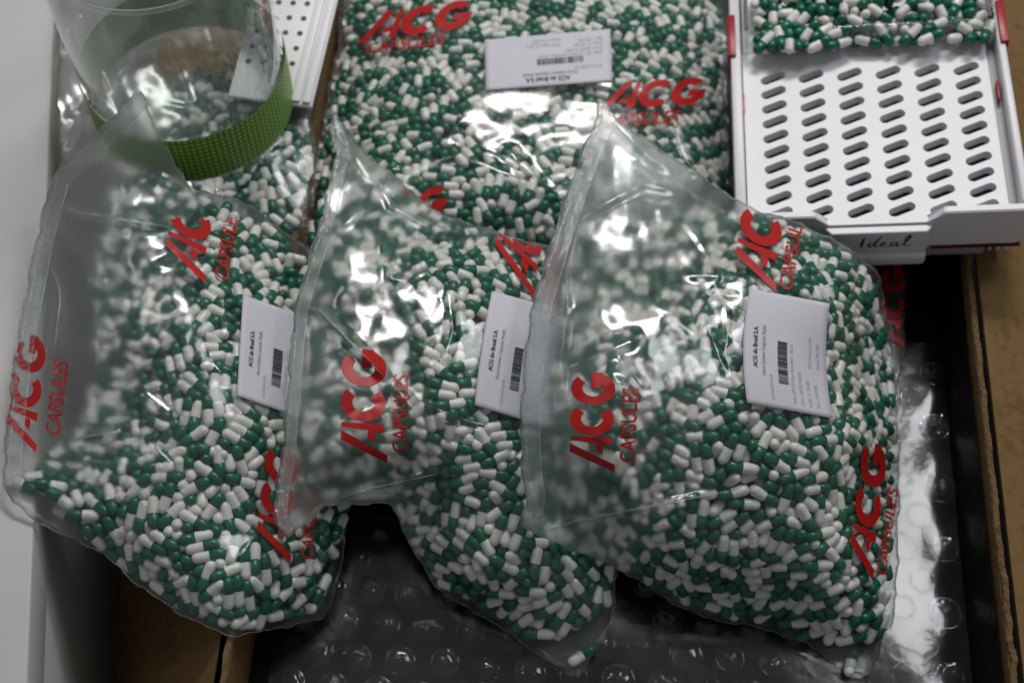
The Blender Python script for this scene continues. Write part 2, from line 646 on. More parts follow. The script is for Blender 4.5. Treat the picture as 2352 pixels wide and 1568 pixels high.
def capsule_profiles():
    """two turned shells along x: white body (towards -x) and green cap (towards +x, a touch wider)"""
    def turned(prof, seg=12):
        V, F_ = [], []
        for (t, r) in prof:
            for k in range(seg):
                a = 2 * math.pi * k / seg
                V.append((t, r * math.cos(a), r * math.sin(a)))
        for i in range(len(prof) - 1):
            for k in range(seg):
                F_.append((i * seg + k, i * seg + (k + 1) % seg, (i + 1) * seg + (k + 1) % seg, (i + 1) * seg + k))
        return np.array(V), np.array(F_)
    h = CAP_L / 2
    b = []
    for q in (0.03, 0.35, 0.68, 1.0):
        a = q * math.pi / 2
        b.append((-h + BODY_R * (1 - math.cos(a)), BODY_R * math.sin(a)))
    b += [(0.0020, BODY_R)]
    c_ = [(0.0004, BODY_R * 0.985), (0.0005, CAP_R)]
    for q in (1.0, 0.68, 0.35, 0.03):
        a = q * math.pi / 2
        c_.append((h - CAP_R * (1 - math.cos(a)), CAP_R * math.sin(a)))
    return turned(b), turned(c_)


(BV, BF), (CV, CF) = capsule_profiles()
body_me = np_mesh('capsule_body', BV, BF)
body_me.materials.append(M['white_gel'])
cap_me = np_mesh('capsule_cap', CV, CF)
cap_me.materials.append(M['green_gel'])


def frames(ax, rs):
    r = rs.normal(0, 1, ax.shape)
    u = np.cross(ax, r)
    u /= np.linalg.norm(u, axis=1)[:, None] + 1e-12
    v = np.cross(ax, u)
    return u, v


def capsule_mass(name, pk, sel, label, cat='capsules', seed=1):
    rs = np.random.RandomState(seed)
    c, ax = pk['c'][sel], pk['ax'][sel]
    n = len(c)
    u, v = frames(ax, rs)
    V0 = np.concatenate([BV, CV])
    F0 = np.concatenate([BF, CF + len(BV)])
    V = c[:, None] + V0[None, :, 0:1] * ax[:, None] + V0[None, :, 1:2] * u[:, None] + V0[None, :, 2:3] * v[:, None]
    F_ = (F0[None] + (np.arange(n) * len(V0))[:, None, None]).reshape(-1, 4)
    mi = np.tile(np.r_[np.zeros(len(BF)), np.ones(len(CF))], n)
    o = link(name, np_mesh(name, V.reshape(-1, 3), F_, True, mi), None, (M['white_gel'], M['green_gel']))
    return tag(o, label, cat, kind='stuff')


def single_capsule(c, ax, label, group, rs):
    e = empty('capsule', c)
    e.rotation_mode = 'QUATERNION'
    q = Vector((1, 0, 0)).rotation_difference(Vector(ax))
    e.rotation_quaternion = q
    for nm, me in (('body', body_me), ('cap', cap_me)):
        o = bpy.data.objects.new(nm, me)
        col.objects.link(o)
        o.parent = e
    return tag(e, label, 'capsule', group)


# ------------------------------------------------------------------ printing: logo, words, bars
def text_shape(body, bold=0.0, shear=0.0):
    cu = bpy.data.curves.new('t', 'FONT')
    cu.body = body
    cu.offset = bold
    cu.shear = shear
    cu.resolution_u = 3
    ob = bpy.data.objects.new('t', cu)
    col.objects.link(ob)
    bpy.context.view_layer.update()
    me = bpy.data.meshes.new_from_object(ob.evaluated_get(bpy.context.evaluated_depsgraph_get()))
    bm = bmesh.new()
    bm.from_mesh(me)
    bmesh.ops.triangulate(bm, faces=bm.faces[:])
    V = np.array([v.co[:2] for v in bm.verts])
    bm.verts.index_update()
    F_ = np.array([[v.index for v in f.verts] for f in bm.faces])
    bm.free()
    bpy.data.objects.remove(ob)
    bpy.data.curves.remove(cu)
    bpy.data.meshes.remove(me)
    return V, F_


def strip2d(a, b, n):
    """quad strip between two 2D edges lists sampled to n"""
    a, b = np.asarray(a, float), np.asarray(b, float)
    V = np.concatenate([a, b])
    m = len(a)
    return V, np.array([(i, i + 1, m + i + 1, m + i) for i in range(m - 1)])


def quad2d(p, nu=14, nv=4):
    p = np.asarray(p, float)       # four corners in order
    s, t = np.meshgrid(np.linspace(0, 1, nu), np.linspace(0, 1, nv))
    s, t = s.ravel()[:, None], t.ravel()[:, None]
    V = p[0] * (1 - s) * (1 - t) + p[1] * s * (1 - t) + p[2] * s * t + p[3] * (1 - s) * t
    F_ = [(j * nu + i, j * nu + i + 1, (j + 1) * nu + i + 1, (j + 1) * nu + i) for j in range(nv - 1) for i in range(nu - 1)]
    return V, np.array(F_)


def arc2d(cx, cy_, rx, ry, w, a0, a1, n=26):
    a = np.radians(np.linspace(a0, a1, n))
    o = np.c_[cx + rx * np.cos(a), cy_ + ry * np.sin(a)]
    i = np.c_[cx + (rx - w) * np.cos(a), cy_ + (ry - w * 1.05) * np.sin(a)]
    m = (o + i) / 2
    V = np.concatenate([o, m, i])
    F_ = [(q * n + k, q * n + k + 1, (q + 1) * n + k + 1, (q + 1) * n + k) for q in range(2) for k in range(n - 1)]
    return V, np.array(F_)


def logo_shape():
    """the three big letters in a 2.9 x 1 box, then scaled to unit width"""
    parts = [quad2d([(0.0, -0.08), (0.17, -0.08), (0.86, 1.0), (0.60, 1.0)][0:4], 3, 16)]
    parts[0] = quad2d([(-0.02, -0.1), (0.20, -0.1), (0.79, 1.0), (0.54, 1.0)], 4, 16)
    parts.append(quad2d([(0.78, 0.0), (1.0, 0.0), (1.0, 1.0), (0.88, 1.0)], 4, 14))
    parts.append(quad2d([(0.50, 0.2), (0.785, 0.2), (0.805, 0.38), (0.60, 0.38)], 6, 4))
    parts.append(arc2d(1.53, 0.5, 0.49, 0.53, 0.26, 46, 314))
    parts.append(arc2d(2.44, 0.5, 0.49, 0.53, 0.26, 46, 335))
    parts.append(quad2d([(2.45, 0.32), (2.93, 0.32), (2.93, 0.55), (2.45, 0.55)], 8, 4))
    parts.append(quad2d([(2.70, 0.16), (2.92, 0.28), (2.92, 0.345), (2.70, 0.345)], 4, 3))
    V, F_, k = [], [], 0
    for v, f in parts:
        V.append(v)
        F_.append(f + k)
        k += len(v)
    V = np.concatenate(V)
    V[:, 0] /= 2.92
    return V, np.concatenate(F_)


LOGO = logo_shape()
_cv, _cf = text_shape('CAPSULES', 0.012)
_cv = (_cv - _cv.min(0)) / (_cv.max(0) - _cv.min(0))
CAPWORD = (_cv, _cf)


def surf_print(name, shapes, mapping, zfun, lift, mat, parent, clip=None):
    """2D shapes -> picture points -> lie on the surface"""
    V, F_, k = [], [], 0
    for v, f in shapes:
        q = mapping(v)
        V.append(q)
        F_ += [tuple(int(i) + k for i in t) for t in f]
        k += len(v)
    V = np.concatenate(V)
    if clip is not None:
        okv = clip(V[:, 0], V[:, 1])
        F_ = [t for t in F_ if all(okv[i] for i in t)]
    if not F_:
        return None
    W_ = place(V[:, 0], V[:, 1], zfun(V[:, 0], V[:, 1]) + lift)
    used = sorted({i for t in F_ for i in t})
    mp = {a: b for b, a in enumerate(used)}
    me = np_mesh(name, W_[used], [tuple(mp[i] for i in t) for t in F_], True)
    return link(name, me, parent, (mat,))


def affine(p0, p1, p2):
    p0, p1, p2 = (np.asarray(p, float) for p in (p0, p1, p2))
    return lambda v: p0 + v[:, 0:1] * (p1 - p0) + v[:, 1:2] * (p2 - p0)


def bilinear(c, bow=0.0):
    """c = picture corners for (u,v) = (0,0),(1,0),(1,1),(0,1); bow bends the v=const lines sideways"""
    c = np.asarray(c, float)

    def f(v):
        u, w = v[:, 0:1], v[:, 1:2]
        q = c[0] * (1 - u) * (1 - w) + c[1] * u * (1 - w) + c[2] * u * w + c[3] * (1 - u) * w
        side = (c[3] - c[0]) / (np.linalg.norm(c[3] - c[0]) + 1e-9)
        return q - side * (bow * 4 * u * (1 - u))
    return f


LABEL_LINES = [   # text, size, u start, v line, ink
    ('ACG do Brasil S.A.', 0.050, 0.33, 0.17, 'ink_dark', 0.02),
    ('Hard Gelatin Capsule Shells', 0.042, 0.27, 0.265, 'ink', 0.0),
    ('20170613000128', 0.034, 0.07, 0.345, 'ink_faint', 0.0),
    ('Date: 207/150 Bom Retrofitos - Brasil', 0.036, 0.07, 0.60, 'ink_faint', 0.0),
    ('Color: 4307B WHITE', 0.036, 0.06, 0.69, 'ink_faint', 0.0),
    ('Code: 12  50.000', 0.036, 0.06, 0.78, 'ink_faint', 0.0),
    ('Qty: 1.300.000', 0.036, 0.06, 0.87, 'ink_faint', 0.0),
    ('MFG Date: Jun-2016', 0.036, 0.40, 0.82, 'ink_faint', 0.0),
    ('Expiry: May-2021', 0.036, 0.40, 0.91, 'ink_faint', 0.0),
]


def sticker(parent, corners, zfun, bow=0.0, lift=0.0010, aspect=1.45):
    """paper sticker: u along the text, v down the lines"""
    mp = bilinear(corners, bow)
    nu, nv = 25, 17
    uu, vv = np.meshgrid(np.linspace(0, 1, nu), np.linspace(0, 1, nv))
    rc = 0.02
    q = mp(np.c_[uu.ravel(), vv.ravel()])
    W_ = place(q[:, 0], q[:, 1], zfun(q[:, 0], q[:, 1]) + lift)
    F_ = [(j * nu + i, j * nu + i + 1, (j + 1) * nu + i + 1, (j + 1) * nu + i) for j in range(nv - 1) for i in range(nu - 1)]
    lo = W_.copy()
    lo[:, 2] -= 0.0002
    n = len(W_)
    F2 = [tuple(reversed([i + n for i in f])) for f in F_]
    rim = [i for i in range(nu)] + [j * nu + nu - 1 for j in range(1, nv)] + [(nv - 1) * nu + i for i in range(nu - 2, -1, -1)] + [j * nu for j in range(nv - 2, 0, -1)]
    F3 = [(rim[k], rim[k] + n, rim[(k + 1) % len(rim)] + n, rim[(k + 1) % len(rim)]) for k in range(len(rim))]
    st = link('paper_label', np_mesh('paper_label', np.concatenate([W_, lo]), F_ + F2 + F3, True), parent, (M['paper'],))
    for body, size, u0, v0, ink, bold in LABEL_LINES:
        V, F2_ = text_shape(body, bold)
        V = V * size * np.array([0.92, 1.0])
        w = V[:, 0].max()
        if u0 + w > 0.96:
            V[:, 0] *= (0.96 - u0) / w
        V2 = np.c_[u0 + V[:, 0], v0 - V[:, 1] * aspect]
        surf_print('text_line', [(V2, F2_)], mp, zfun, lift + 0.0004, M[ink], st)
    rs = random.Random(5)
    bars, u = [], 0.225
    while u < 0.59:
        w = rs.choice((0.004, 0.006, 0.010, 0.016))
        bars.append(quad2d([(u, 0.415), (u + w, 0.415), (u + w, 0.53), (u, 0.53)], 2, 6))
        u += w + rs.choice((0.004, 0.006, 0.009))
    surf_print('barcode', bars, mp, zfun, lift + 0.0004, M['ink_dark'], st)
    return st


# ------------------------------------------------------------------ a sealed plastic bag
class Bag:
    def __init__(self, name, label, outline, ctrl, gaps, pile, seed, creases=(), spacing=6.5, tent=0.012, depth=0.05,
                 noise=0.00035, wrinkles=20, group='clear bags of capsules', floor=0.003, lab=None):
        self.lab = np.array(lab, float) if lab else None
        self.seed = seed
        rs = np.random.RandomState(seed)
        self.base = Field(list(outline) + list(ctrl))
        self.gapf = Field(gaps, c=0.05)
        self.poly = catmull(np.array(outline, float)[:, :2], 7.0)
        tg = np.roll(self.poly, -1, 0) - np.roll(self.poly, 1, 0)
        tg /= np.linalg.norm(tg, axis=1)[:, None] + 1e-9
        arc = np.r_[0, np.cumsum(np.linalg.norm(np.diff(self.poly, axis=0), axis=1))]
        jit = sum(a_ * np.sin(2 * math.pi * arc / arc[-1] * round(arc[-1] / w_) + rs.uniform(0, 6.3)) for a_, w_ in ((2.2, 130), (1.5, 67), (1.0, 38), (0.6, 25)))
        self.poly = self.poly + np.c_[-tg[:, 1], tg[:, 0]] * jit[:, None]
        self.pile = np.asarray(pile, float)
        waves = []
        for _ in range(14):
            wl = rs.uniform(70, 260)
            a = rs.uniform(0, math.pi * 2)
            waves.append((math.cos(a) * 2 * math.pi / wl, math.sin(a) * 2 * math.pi / wl, rs.uniform(0, 6.3), noise * rs.uniform(0.3, 1.0) * (wl / 160)))
        for _ in range(8):
            wl = rs.uniform(34, 60)
            a = rs.uniform(0, math.pi * 2)
            waves.append((math.cos(a) * 2 * math.pi / wl, math.sin(a) * 2 * math.pi / wl, rs.uniform(0, 6.3), 0.00006 * rs.uniform(0.5, 1.2)))
        self.waves = waves
        self.creases = [(np.array(p, float), a, w) for p, a, w in creases]
        self.folds = list(self.creases)
        lo, hi = self.poly.min(0), self.poly.max(0)
        for _ in range(wrinkles):
            p = lo + (hi - lo) * rs.rand(2)
            a = rs.uniform(0, 6.3)
            L_ = rs.uniform(50, 190)
            bend = rs.uniform(-0.3, 0.3)
            pts = [p + np.array([math.cos(a + bend * t), math.sin(a + bend * t)]) * L_ * t for t in (0, 0.35, 0.7, 1.0)]
            self.creases.append((np.array(pts), rs.uniform(0.0004, 0.0013) * rs.choice((-1, 1)), rs.uniform(4, 8)))
        self.root = empty(name, (0, 0, 0))
        tag(self.root, label, 'bag', group)
        # ---- film
        s = spacing
        hx = []
        row = 0
        yy = lo[1]
        while yy < hi[1]:
            xx = np.arange(lo[0] + (row % 2) * s / 2, hi[0], s)
            hx.append(np.c_[xx, np.full(len(xx), yy)])
            yy += s * 0.866
            row += 1
        hx = np.concatenate(hx)
        hx = hx[inside(hx[:, 0], hx[:, 1], self.poly)]
        d, _ = seg_dist(hx[:, 0], hx[:, 1], self.poly)
        hx = hx[d > 0.62 * s]
        pts = np.concatenate([self.poly, hx])
        nb = len(self.poly)
        res = delaunay_2d_cdt([Vector(p) for p in pts], [], [list(range(nb))], 1, 1e-5)
        V2 = np.array([tuple(v) for v in res[0]])
        T = np.array([tuple(f) for f in res[2] if len(f) == 3])
        dist, _ = seg_dist(V2[:, 0], V2[:, 1], self.poly)
        top = place(V2[:, 0], V2[:, 1], self.film(V2[:, 0], V2[:, 1]))
        bnd = dist < 0.05
        e = np.clip(dist / 30, 0, 1)
        pd, _ = seg_dist(V2[:, 0], V2[:, 1], self.pile)
        pin = np.where(inside(V2[:, 0], V2[:, 1], self.pile), pd, 0)
        thick = tent * e * (2 - e) + depth * np.clip(pin / 120, 0, 1)
        bot = top.copy()
        bot[:, 2] = np.maximum(top[:, 2] - thick, np.minimum(floor, top[:, 2] - 0.0005))
        n = len(V2)
        remap = np.where(bnd, np.arange(n), np.arange(n) + n)
        verts = np.concatenate([top, bot])
        faces = np.concatenate([T[:, ::-1], remap[T]])
        used = np.unique(faces)
        lut = np.full(2 * n, -1)
        lut[used] = np.arange(len(used))
        mi = np.r_[np.zeros(len(T)), np.ones(len(T))]
        self.film_ob = link('film', np_mesh('film', verts[used], lut[faces], True, mi), self.root, (M['film'], M['film_back']))
        gp = np.clip((self.gapf(V2[:, 0], V2[:, 1]) - 0.004) / 0.014, 0, 1)
        pout = np.where(inside(V2[:, 0], V2[:, 1], self.pile), 0, pd)
        sl = np.maximum(gp, np.clip(pout / 40, 0, 1))
        for pts_, a_, w_ in self.folds:      # film whitens along hard folds
            fd, ft = seg_dist(V2[:, 0], V2[:, 1], pts_, False)
            sl = sl + 0.35 * np.exp(-(fd / (w_ * 0.6)) ** 2) * np.clip(np.minimum(ft, 1 - ft) * 6, 0, 1)
        full = np.concatenate([sl, np.ones(n)])[used]
        at = self.film_ob.data.attributes.new('slack', 'FLOAT', 'POINT')
        at.data.foreach_set('value', full.astype(np.float32))
        # rolled rim of the film
        rim = np.r_[self.poly, self.poly[:1]]
        W_ = place(rim[:, 0], rim[:, 1], self.film(rim[:, 0], rim[:, 1]))
        link('film_edge', tube_mesh('film_edge', W_[:-1], 0.0002, 5, True), self.root, (M['edge'],))

    def film(self, x, y):
        z = self.base(x, y)
        sh = np.shape(z)
        x, y = np.asarray(x, float), np.asarray(y, float)
        for kx, ky, ph, a in self.waves:
            z = z + a * np.sin(kx * x + ky * y + ph)
        zb = self.base(x, y)
        fx, fy = x.ravel(), y.ravel()
        zz = np.zeros(fx.shape)
        for pts, a, w in self.creases:
            m = (fx > pts[:, 0].min() - 6 * w) & (fx < pts[:, 0].max() + 6 * w) & (fy > pts[:, 1].min() - 6 * w) & (fy < pts[:, 1].max() + 6 * w)
            if not m.any():
                continue
            d, t = seg_dist(fx[m], fy[m], pts, False)
            zz[m] += a * np.exp(-(d / w) ** 2 * 0.7) * np.clip(np.minimum(t, 1 - t) * 6, 0, 1)
        add = z - zb + zz.reshape(sh)
        if self.lab is not None:            # stiff paper keeps the film flat underneath
            d, _ = seg_dist(fx, fy, self.lab)
            d = np.where(inside(fx, fy, self.lab), 0, d)
            add = add * np.clip(d / 45, 0, 1).reshape(sh)
        return np.maximum(zb + add, zb - np.maximum(self.gapf(x, y), 0.0018) + 0.0011)

    def pile_z(self, x, y):
        return self.base(x, y) - np.maximum(self.gapf(x, y), 0.0018)

    def fill(self, layers=3, **kw):
        self.pk = pack(self.pile_z, self.pile, self.seed, layers, **kw)
        return self.pk

    def logo(self, p0, p1, p2, word=(0.1, 0.86, -0.58, -0.2), ymin=-1e9, ymax=1e9, xmin=-1e9):
        mp = affine(p0, p1, p2)
        clip = lambda x, y: inside(x, y, self.poly) & (y > ymin) & (y < ymax) & (x > xmin)
        o = surf_print('logo_print', [LOGO], mp, self.film, 0.0007, M['red_ink'], self.root, clip)
        if word:
            V = CAPWORD[0] * np.array([word[1] - word[0], word[3] - word[2]]) + np.array([word[0], word[2]])
            surf_print('word_print', [(V, CAPWORD[1])], mp, self.film, 0.0007, M['red_ink'], self.root, clip)

    def seal(self, i0, i1, outline, offs=(13, 44)):
        """stitched heat-seal lines running inside the given stretch of the outline"""
        pts = catmull(np.array([outline[i % len(outline)][:2] for i in range(i0, i1 + 1)], float), 6.0, False)
        tg = np.gradient(pts, axis=0)
        tg /= np.linalg.norm(tg, axis=1)[:, None]
        nrm = np.c_[-tg[:, 1], tg[:, 0]]
        mid = pts[len(pts) // 2] + nrm[len(pts) // 2] * 20
        if not inside(mid[0:1], mid[1:2], self.poly)[0]:
            nrm = -nrm
        rs = np.random.RandomState(self.seed + 7)
        for off in offs:
            q = pts + nrm * off
            m = inside(q[:, 0], q[:, 1], self.poly)
            q = q[m]
            if len(q) < 4:
                continue
            z = self.film(q[:, 0], q[:, 1]) + 0.0002 + 0.0010 * rs.rand(len(q))
            W_ = place(q[:, 0], q[:, 1], z)
            link('seal_line', tube_mesh('seal_line', W_, 0.00042, 5), self.root, (M['seal_line'],))
        # the pressed strip between edge and line
        a, b = pts + nrm * 3, pts + nrm * offs[-1]
        k = 5
        rows = [a + (b - a) * t for t in np.linspace(0, 1, k)]
        V2 = np.concatenate(rows)
        n = len(pts)
        okv = inside(V2[:, 0], V2[:, 1], self.poly)
        F_ = [(r * n + i, r * n + i + 1, (r + 1) * n + i + 1, (r + 1) * n + i) for r in range(k - 1) for i in range(n - 1)]
        F_ = [f for f in F_ if all(okv[i] for i in f)]
        W_ = place(V2[:, 0], V2[:, 1], self.film(V2[:, 0], V2[:, 1]) + 0.0003 + 0.0009 * np.abs(np.sin(np.tile(np.arange(n), k) * 0.9 + V2[:, 0] * 0.2)))
        link('seal_strip', np_mesh('seal_strip', W_, F_, True), self.root, (M['seal'],))


# ================================================================== THE SETTING
me = np_mesh('floor', [(-2.5, -2.5, -0.16), (2.5, -2.5, -0.16), (2.5, 2.5, -0.16), (-2.5, 2.5, -0.16)], [(0, 1, 2, 3)], False)
tag(link('floor', me, None, (M['floor'],)), 'dark floor under the cardboard box', kind='structure')

# white table along the left, its top edge rounded
tA, tB = place(125, 0, 0.10), place(62, 1568, 0.10)
tdir = (tA - tB) / np.linalg.norm(tA - tB)
tA2, tB2 = tA + tdir * 0.7, tB - tdir * 0.5
tn = np.array([-tdir[1], tdir[0], 0])
if tn[0] > 0: tn = -tn
table = empty('white_table', ((tA2[0] + tB2[0]) / 2 - 0.3, (tA2[1] + tB2[1]) / 2, -0.16))
tag(table, 'white laminate table top edge beside the cardboard box', 'table')
inv = Matrix.Translation(-table.location)


def table_piece(name, d0, d1, z0, z1, bev):
    bm = bmesh.new()
    pts = [tuple((p + tn * d)[:2]) for p, d in ((tB2, d0), (tA2, d0), (tA2, d1), (tB2, d1))]
    add_prism(bm, pts[::-1], z0, z1, inv, bev)
    return link(name, bm_mesh(name, bm, True), table, (M['table'],))


table_piece('table_top', 0.0, 0.8, 0.06, 0.10, 0.002)
table_piece('side_panel', 0.0025, 0.8, -0.16, 0.0598, 0.001)

# ---- cardboard box
box = empty('cardboard_box', (0.08, 0.0, -0.16))
tag(box, 'open brown cardboard box holding the bags', 'box')
binv = Matrix.Translation(-box.location)
RIM = 0.06
rT, rB = place(2215, 590, RIM), place(2322, 1568, RIM)
lT, lB = place(772, 0, RIM), place(520, 1568, RIM)


def extend(a, b, ya, yb):
    d = (a - b) / (a[1] - b[1])
    return b + d * (ya - b[1]), b + d * (yb - b[1])


rT, rB = extend(rT, rB, 0.42, -0.42)
lT, lB = extend(lT, lB, 0.42, -0.42)
WT = 0.005


def wall_between(name, a, b, out, z0, z1, mat, th=WT):
    """wall panel from a to b (top line), thickness towards 'out'"""
    bm = bmesh.new()
    pts = [a[:2], b[:2], b[:2] + out * th, a[:2] + out * th]
    ar = sum(pts[i][0] * pts[(i + 1) % 4][1] - pts[(i + 1) % 4][0] * pts[i][1] for i in range(4))
    if ar < 0: pts = pts[::-1]
    add_prism(bm, [tuple(p) for p in pts], z0, z1, binv)
    return link(name, bm_mesh(name, bm), box, (mat,))


XR, XL = np.array([1.0, 0]), np.array([-1.0, 0])
wall_between('wall', rB, rT, XR, -0.158, RIM - 0.001, M['cardboard'])
wall_between('wall', lB, lT, XL, -0.158, RIM - 0.001, M['cardboard'])
wall_between('wall', lT + [0.0, 0.001, 0], rT + [0.0, 0.001, 0], np.array([0, 1.0]), -0.158, RIM - 0.002, M['cardboard'])


bm = bmesh.new()
add_prism(bm, [(lB[0] + 0.001, -0.41), (rB[0] - 0.006, -0.41), (rT[0] - 0.006, 0.41), (lT[0] + 0.001, 0.41)], -0.024, -0.018, binv)
link('bottom', bm_mesh('bottom', bm), box, (M['cardboard'],))


def torn_edge(a, b, seed, w=0.0052):
    """ragged corrugated edge along the top of a wall: two liners with a wavy flute between"""
    rs = np.random.RandomState(seed)
    n = 320
    t = np.linspace(0, 1, n)
    base = a[None] + (b - a)[None] * t[:, None]
    side = np.array([1.0, 0, 0])
    rag = 0.0009 * np.convolve(rs.normal(0, 1, n + 8), np.ones(5) / 2.2, 'same')[4:-4]
    V, F_ = [], []
    for off, hgt in ((-0.5, 0.0), (-0.36, 0.0018), (0.36, 0.0018), (0.5, 0.0)):
        p = base + side * (off * w)
        p[:, 0] += rag * 0.6
        p[:, 2] += hgt + np.abs(rag) * 0.8
        V.append(p)
    flute = base + side * (0.33 * w * np.sin(np.arange(n) * 1.9))[:, None]
    V = np.concatenate(V)
    for r in range(3):
        for i in range(n - 1):
            F_.append((r * n + i, r * n + i + 1, (r + 1) * n + i + 1, (r + 1) * n + i))
    o = link('torn_edge', np_mesh('torn_edge', V - np.array(box.location), F_, False), box, (M['flute'],))
    fl = flute + np.array([0, 0, 0.0022])
    link('corrugation', tube_mesh('corrugation', fl - np.array(box.location), 0.0006, 4), o, (M['cardboard'],))


torn_edge(rB + [WT / 2, 0, 0], rT + [WT / 2, 0, 0], 3)
torn_edge(lB - [WT / 2, 0, 0], lT - [WT / 2, 0, 0], 4)


def flap(a, b, c_, d_, seed):
    """folded-out flap: gently warped board"""
    rs = np.random.RandomState(seed)
    nu, nv = 40, 14
    V, F_ = [], []
    ph = rs.uniform(0, 6, 4)
    for lay in (0, -0.004):
        for j in range(nv):
            for i in range(nu):
                u, v = i / (nu - 1), j / (nv - 1)
                p = (a * (1 - u) + b * u) * (1 - v) + (d_ * (1 - u) + c_ * u) * v
                wv = 0.0012 * (math.sin(6 * u + ph[0]) + math.sin(9 * v + 4 * u + ph[1])) * v
                V.append(p + np.array([0, 0, wv + lay]))
    m = nu * nv
    for j in range(nv - 1):
        for i in range(nu - 1):
            q = (j * nu + i, j * nu + i + 1, (j + 1) * nu + i + 1, (j + 1) * nu + i)
            F_.append(q)
            F_.append(tuple(x + m for x in reversed(q)))
    rim = [i for i in range(nu)] + [j * nu + nu - 1 for j in range(1, nv)] + [(nv - 1) * nu + i for i in range(nu - 2, -1, -1)] + [j * nu for j in range(nv - 2, 0, -1)]
    F_ += [(rim[k], rim[k] + m, rim[(k + 1) % len(rim)] + m, rim[(k + 1) % len(rim)]) for k in range(len(rim))]
    return link('flap', np_mesh('flap', np.array(V) - np.array(box.location), F_, False), box, (M['cardboard'],))


flap(rB + [0.010, 0, -0.001], rT + [0.010, 0, -0.001], rT + [0.26, 0, -0.012], rB + [0.26, 0, -0.012], 1)
flT, flB = extend(place(229, 1420, 0.042), place(207, 1568, 0.042), 0.42, -0.42)
flap(lB + [-0.010, 0, -0.002], lT + [-0.010, 0, -0.002], np.array([-0.335, 0.42, 0.030]), np.array([-0.322, -0.42, -0.13]), 2)

# black liner on the box bottom, run up one wall to darken its shade
me = np_mesh('liner', [(-0.24, -0.42, -0.014), (0.345, -0.42, -0.014), (0.395, 0.42, -0.014), (-0.16, 0.42, -0.014)], [(0, 1, 2, 3)], False)
lv = [(-0.24, -0.42, -0.014), (rB[0] - 0.004, -0.42, -0.014), (rT[0] - 0.004, 0.42, -0.014), (-0.16, 0.42, -0.014), (rB[0] - 0.0025, -0.42, 0.050), (rT[0] - 0.0025, 0.42, 0.050)]
me = np_mesh('black_liner', lv, [(0, 1, 2, 3), (1, 4, 5, 2)], False)
tag(link('black_liner', me, None, (M['liner'],)), 'black plastic liner on the bottom of the cardboard box, its raised side added as wall shade', 'liner')

# ---- bubble wrap
wrap = empty('bubble_wrap', (0.08, -0.2, 0))
tag(wrap, 'clear bubble wrap sheet lining the box under the bags', 'bubble wrap')
winv = np.array(wrap.location)
e_b, e_t = place(2218, 1568, 0.0), place(2172, 815, 0.0)
wl_b = place(628, 1568, 0.0)
rsW = np.random.RandomState(11)


def wrap_z(x, y):
    z = 0.0006 * np.sin(x * 26 + 1.0) * np.sin(y * 21 + 0.4) + 0.0003 * np.sin(x * 60 + y * 37)
    edge = e_b[0] + (y - e_b[1]) * (e_t[0] - e_b[0]) / (e_t[1] - e_b[1])
    d = edge - x
    z = z - 0.003 * np.clip(1 - d / 0.02, 0, 1) ** 2 + 0.0018 * np.sin(y * 95) * np.clip(1 - d / 0.03, 0, 1)
    return z


def wrap_sheet():
    nu, nv = 120, 90
    V, F_ = [], []
    for j in range(nv):
        y = -0.40 + (e_t[1] + 0.012 + 0.40) * j / (nv - 1)
        xr = e_b[0] + (y - e_b[1]) * (e_t[0] - e_b[0]) / (e_t[1] - e_b[1]) + 0.0015 * math.sin(j * 0.55)
        xl = wl_b[0] - 0.004
        for i in range(nu):
            x = xl + (xr - xl) * i / (nu - 1)
            V.append((x, y, float(wrap_z(x, y))))
    for j in range(nv - 1):
        for i in range(nu - 1):
            F_.append((j * nu + i, j * nu + i + 1, (j + 1) * nu + i + 1, (j + 1) * nu + i))
    return np_mesh('sheet', np.array(V) - winv, F_, True)


link('sheet', wrap_sheet(), wrap, (M['wrap'],))


def bubble_mesh(name, rad, hgt, lip, crumple=0.0, seed=0):
    rs = np.random.RandomState(seed)
    seg = 24
    prof = [(rad * 1.16, 0.0), (rad * 1.10, lip * 0.7), (rad * 1.03, lip), (rad * 0.98, lip * 0.5)]
    for q in (0.15, 0.35, 0.55, 0.75, 0.9, 0.99):
        a = q * math.pi / 2
        prof.append((rad * 0.97 * math.cos(a) ** 0.8, lip * 0.5 + hgt * math.sin(a) ** 0.9))
    if hgt < 0.0005:
        prof = prof[:4] + [(rad * 0.93, 0.0)]      # an empty ring: the sheet itself shows inside
    V, F_ = [], []
    for (r, z) in prof:
        for k in range(seg):
            a = 2 * math.pi * k / seg
            dr = 1 + crumple * 0.10 * math.sin(3 * a + 1) * (z > lip)
            dz = crumple * 0.0016 * rs.normal() * (z > lip * 1.5)
            V.append((r * dr * math.cos(a), r * dr * math.sin(a), z + dz))
    for i in range(len(prof) - 1):
        for k in range(seg):
            F_.append((i * seg + k, i * seg + (k + 1) % seg, (i + 1) * seg + (k + 1) % seg, (i + 1) * seg + k))
    me = np_mesh(name, V, F_, True)
    me.materials.append(M['bubble'])
    return me


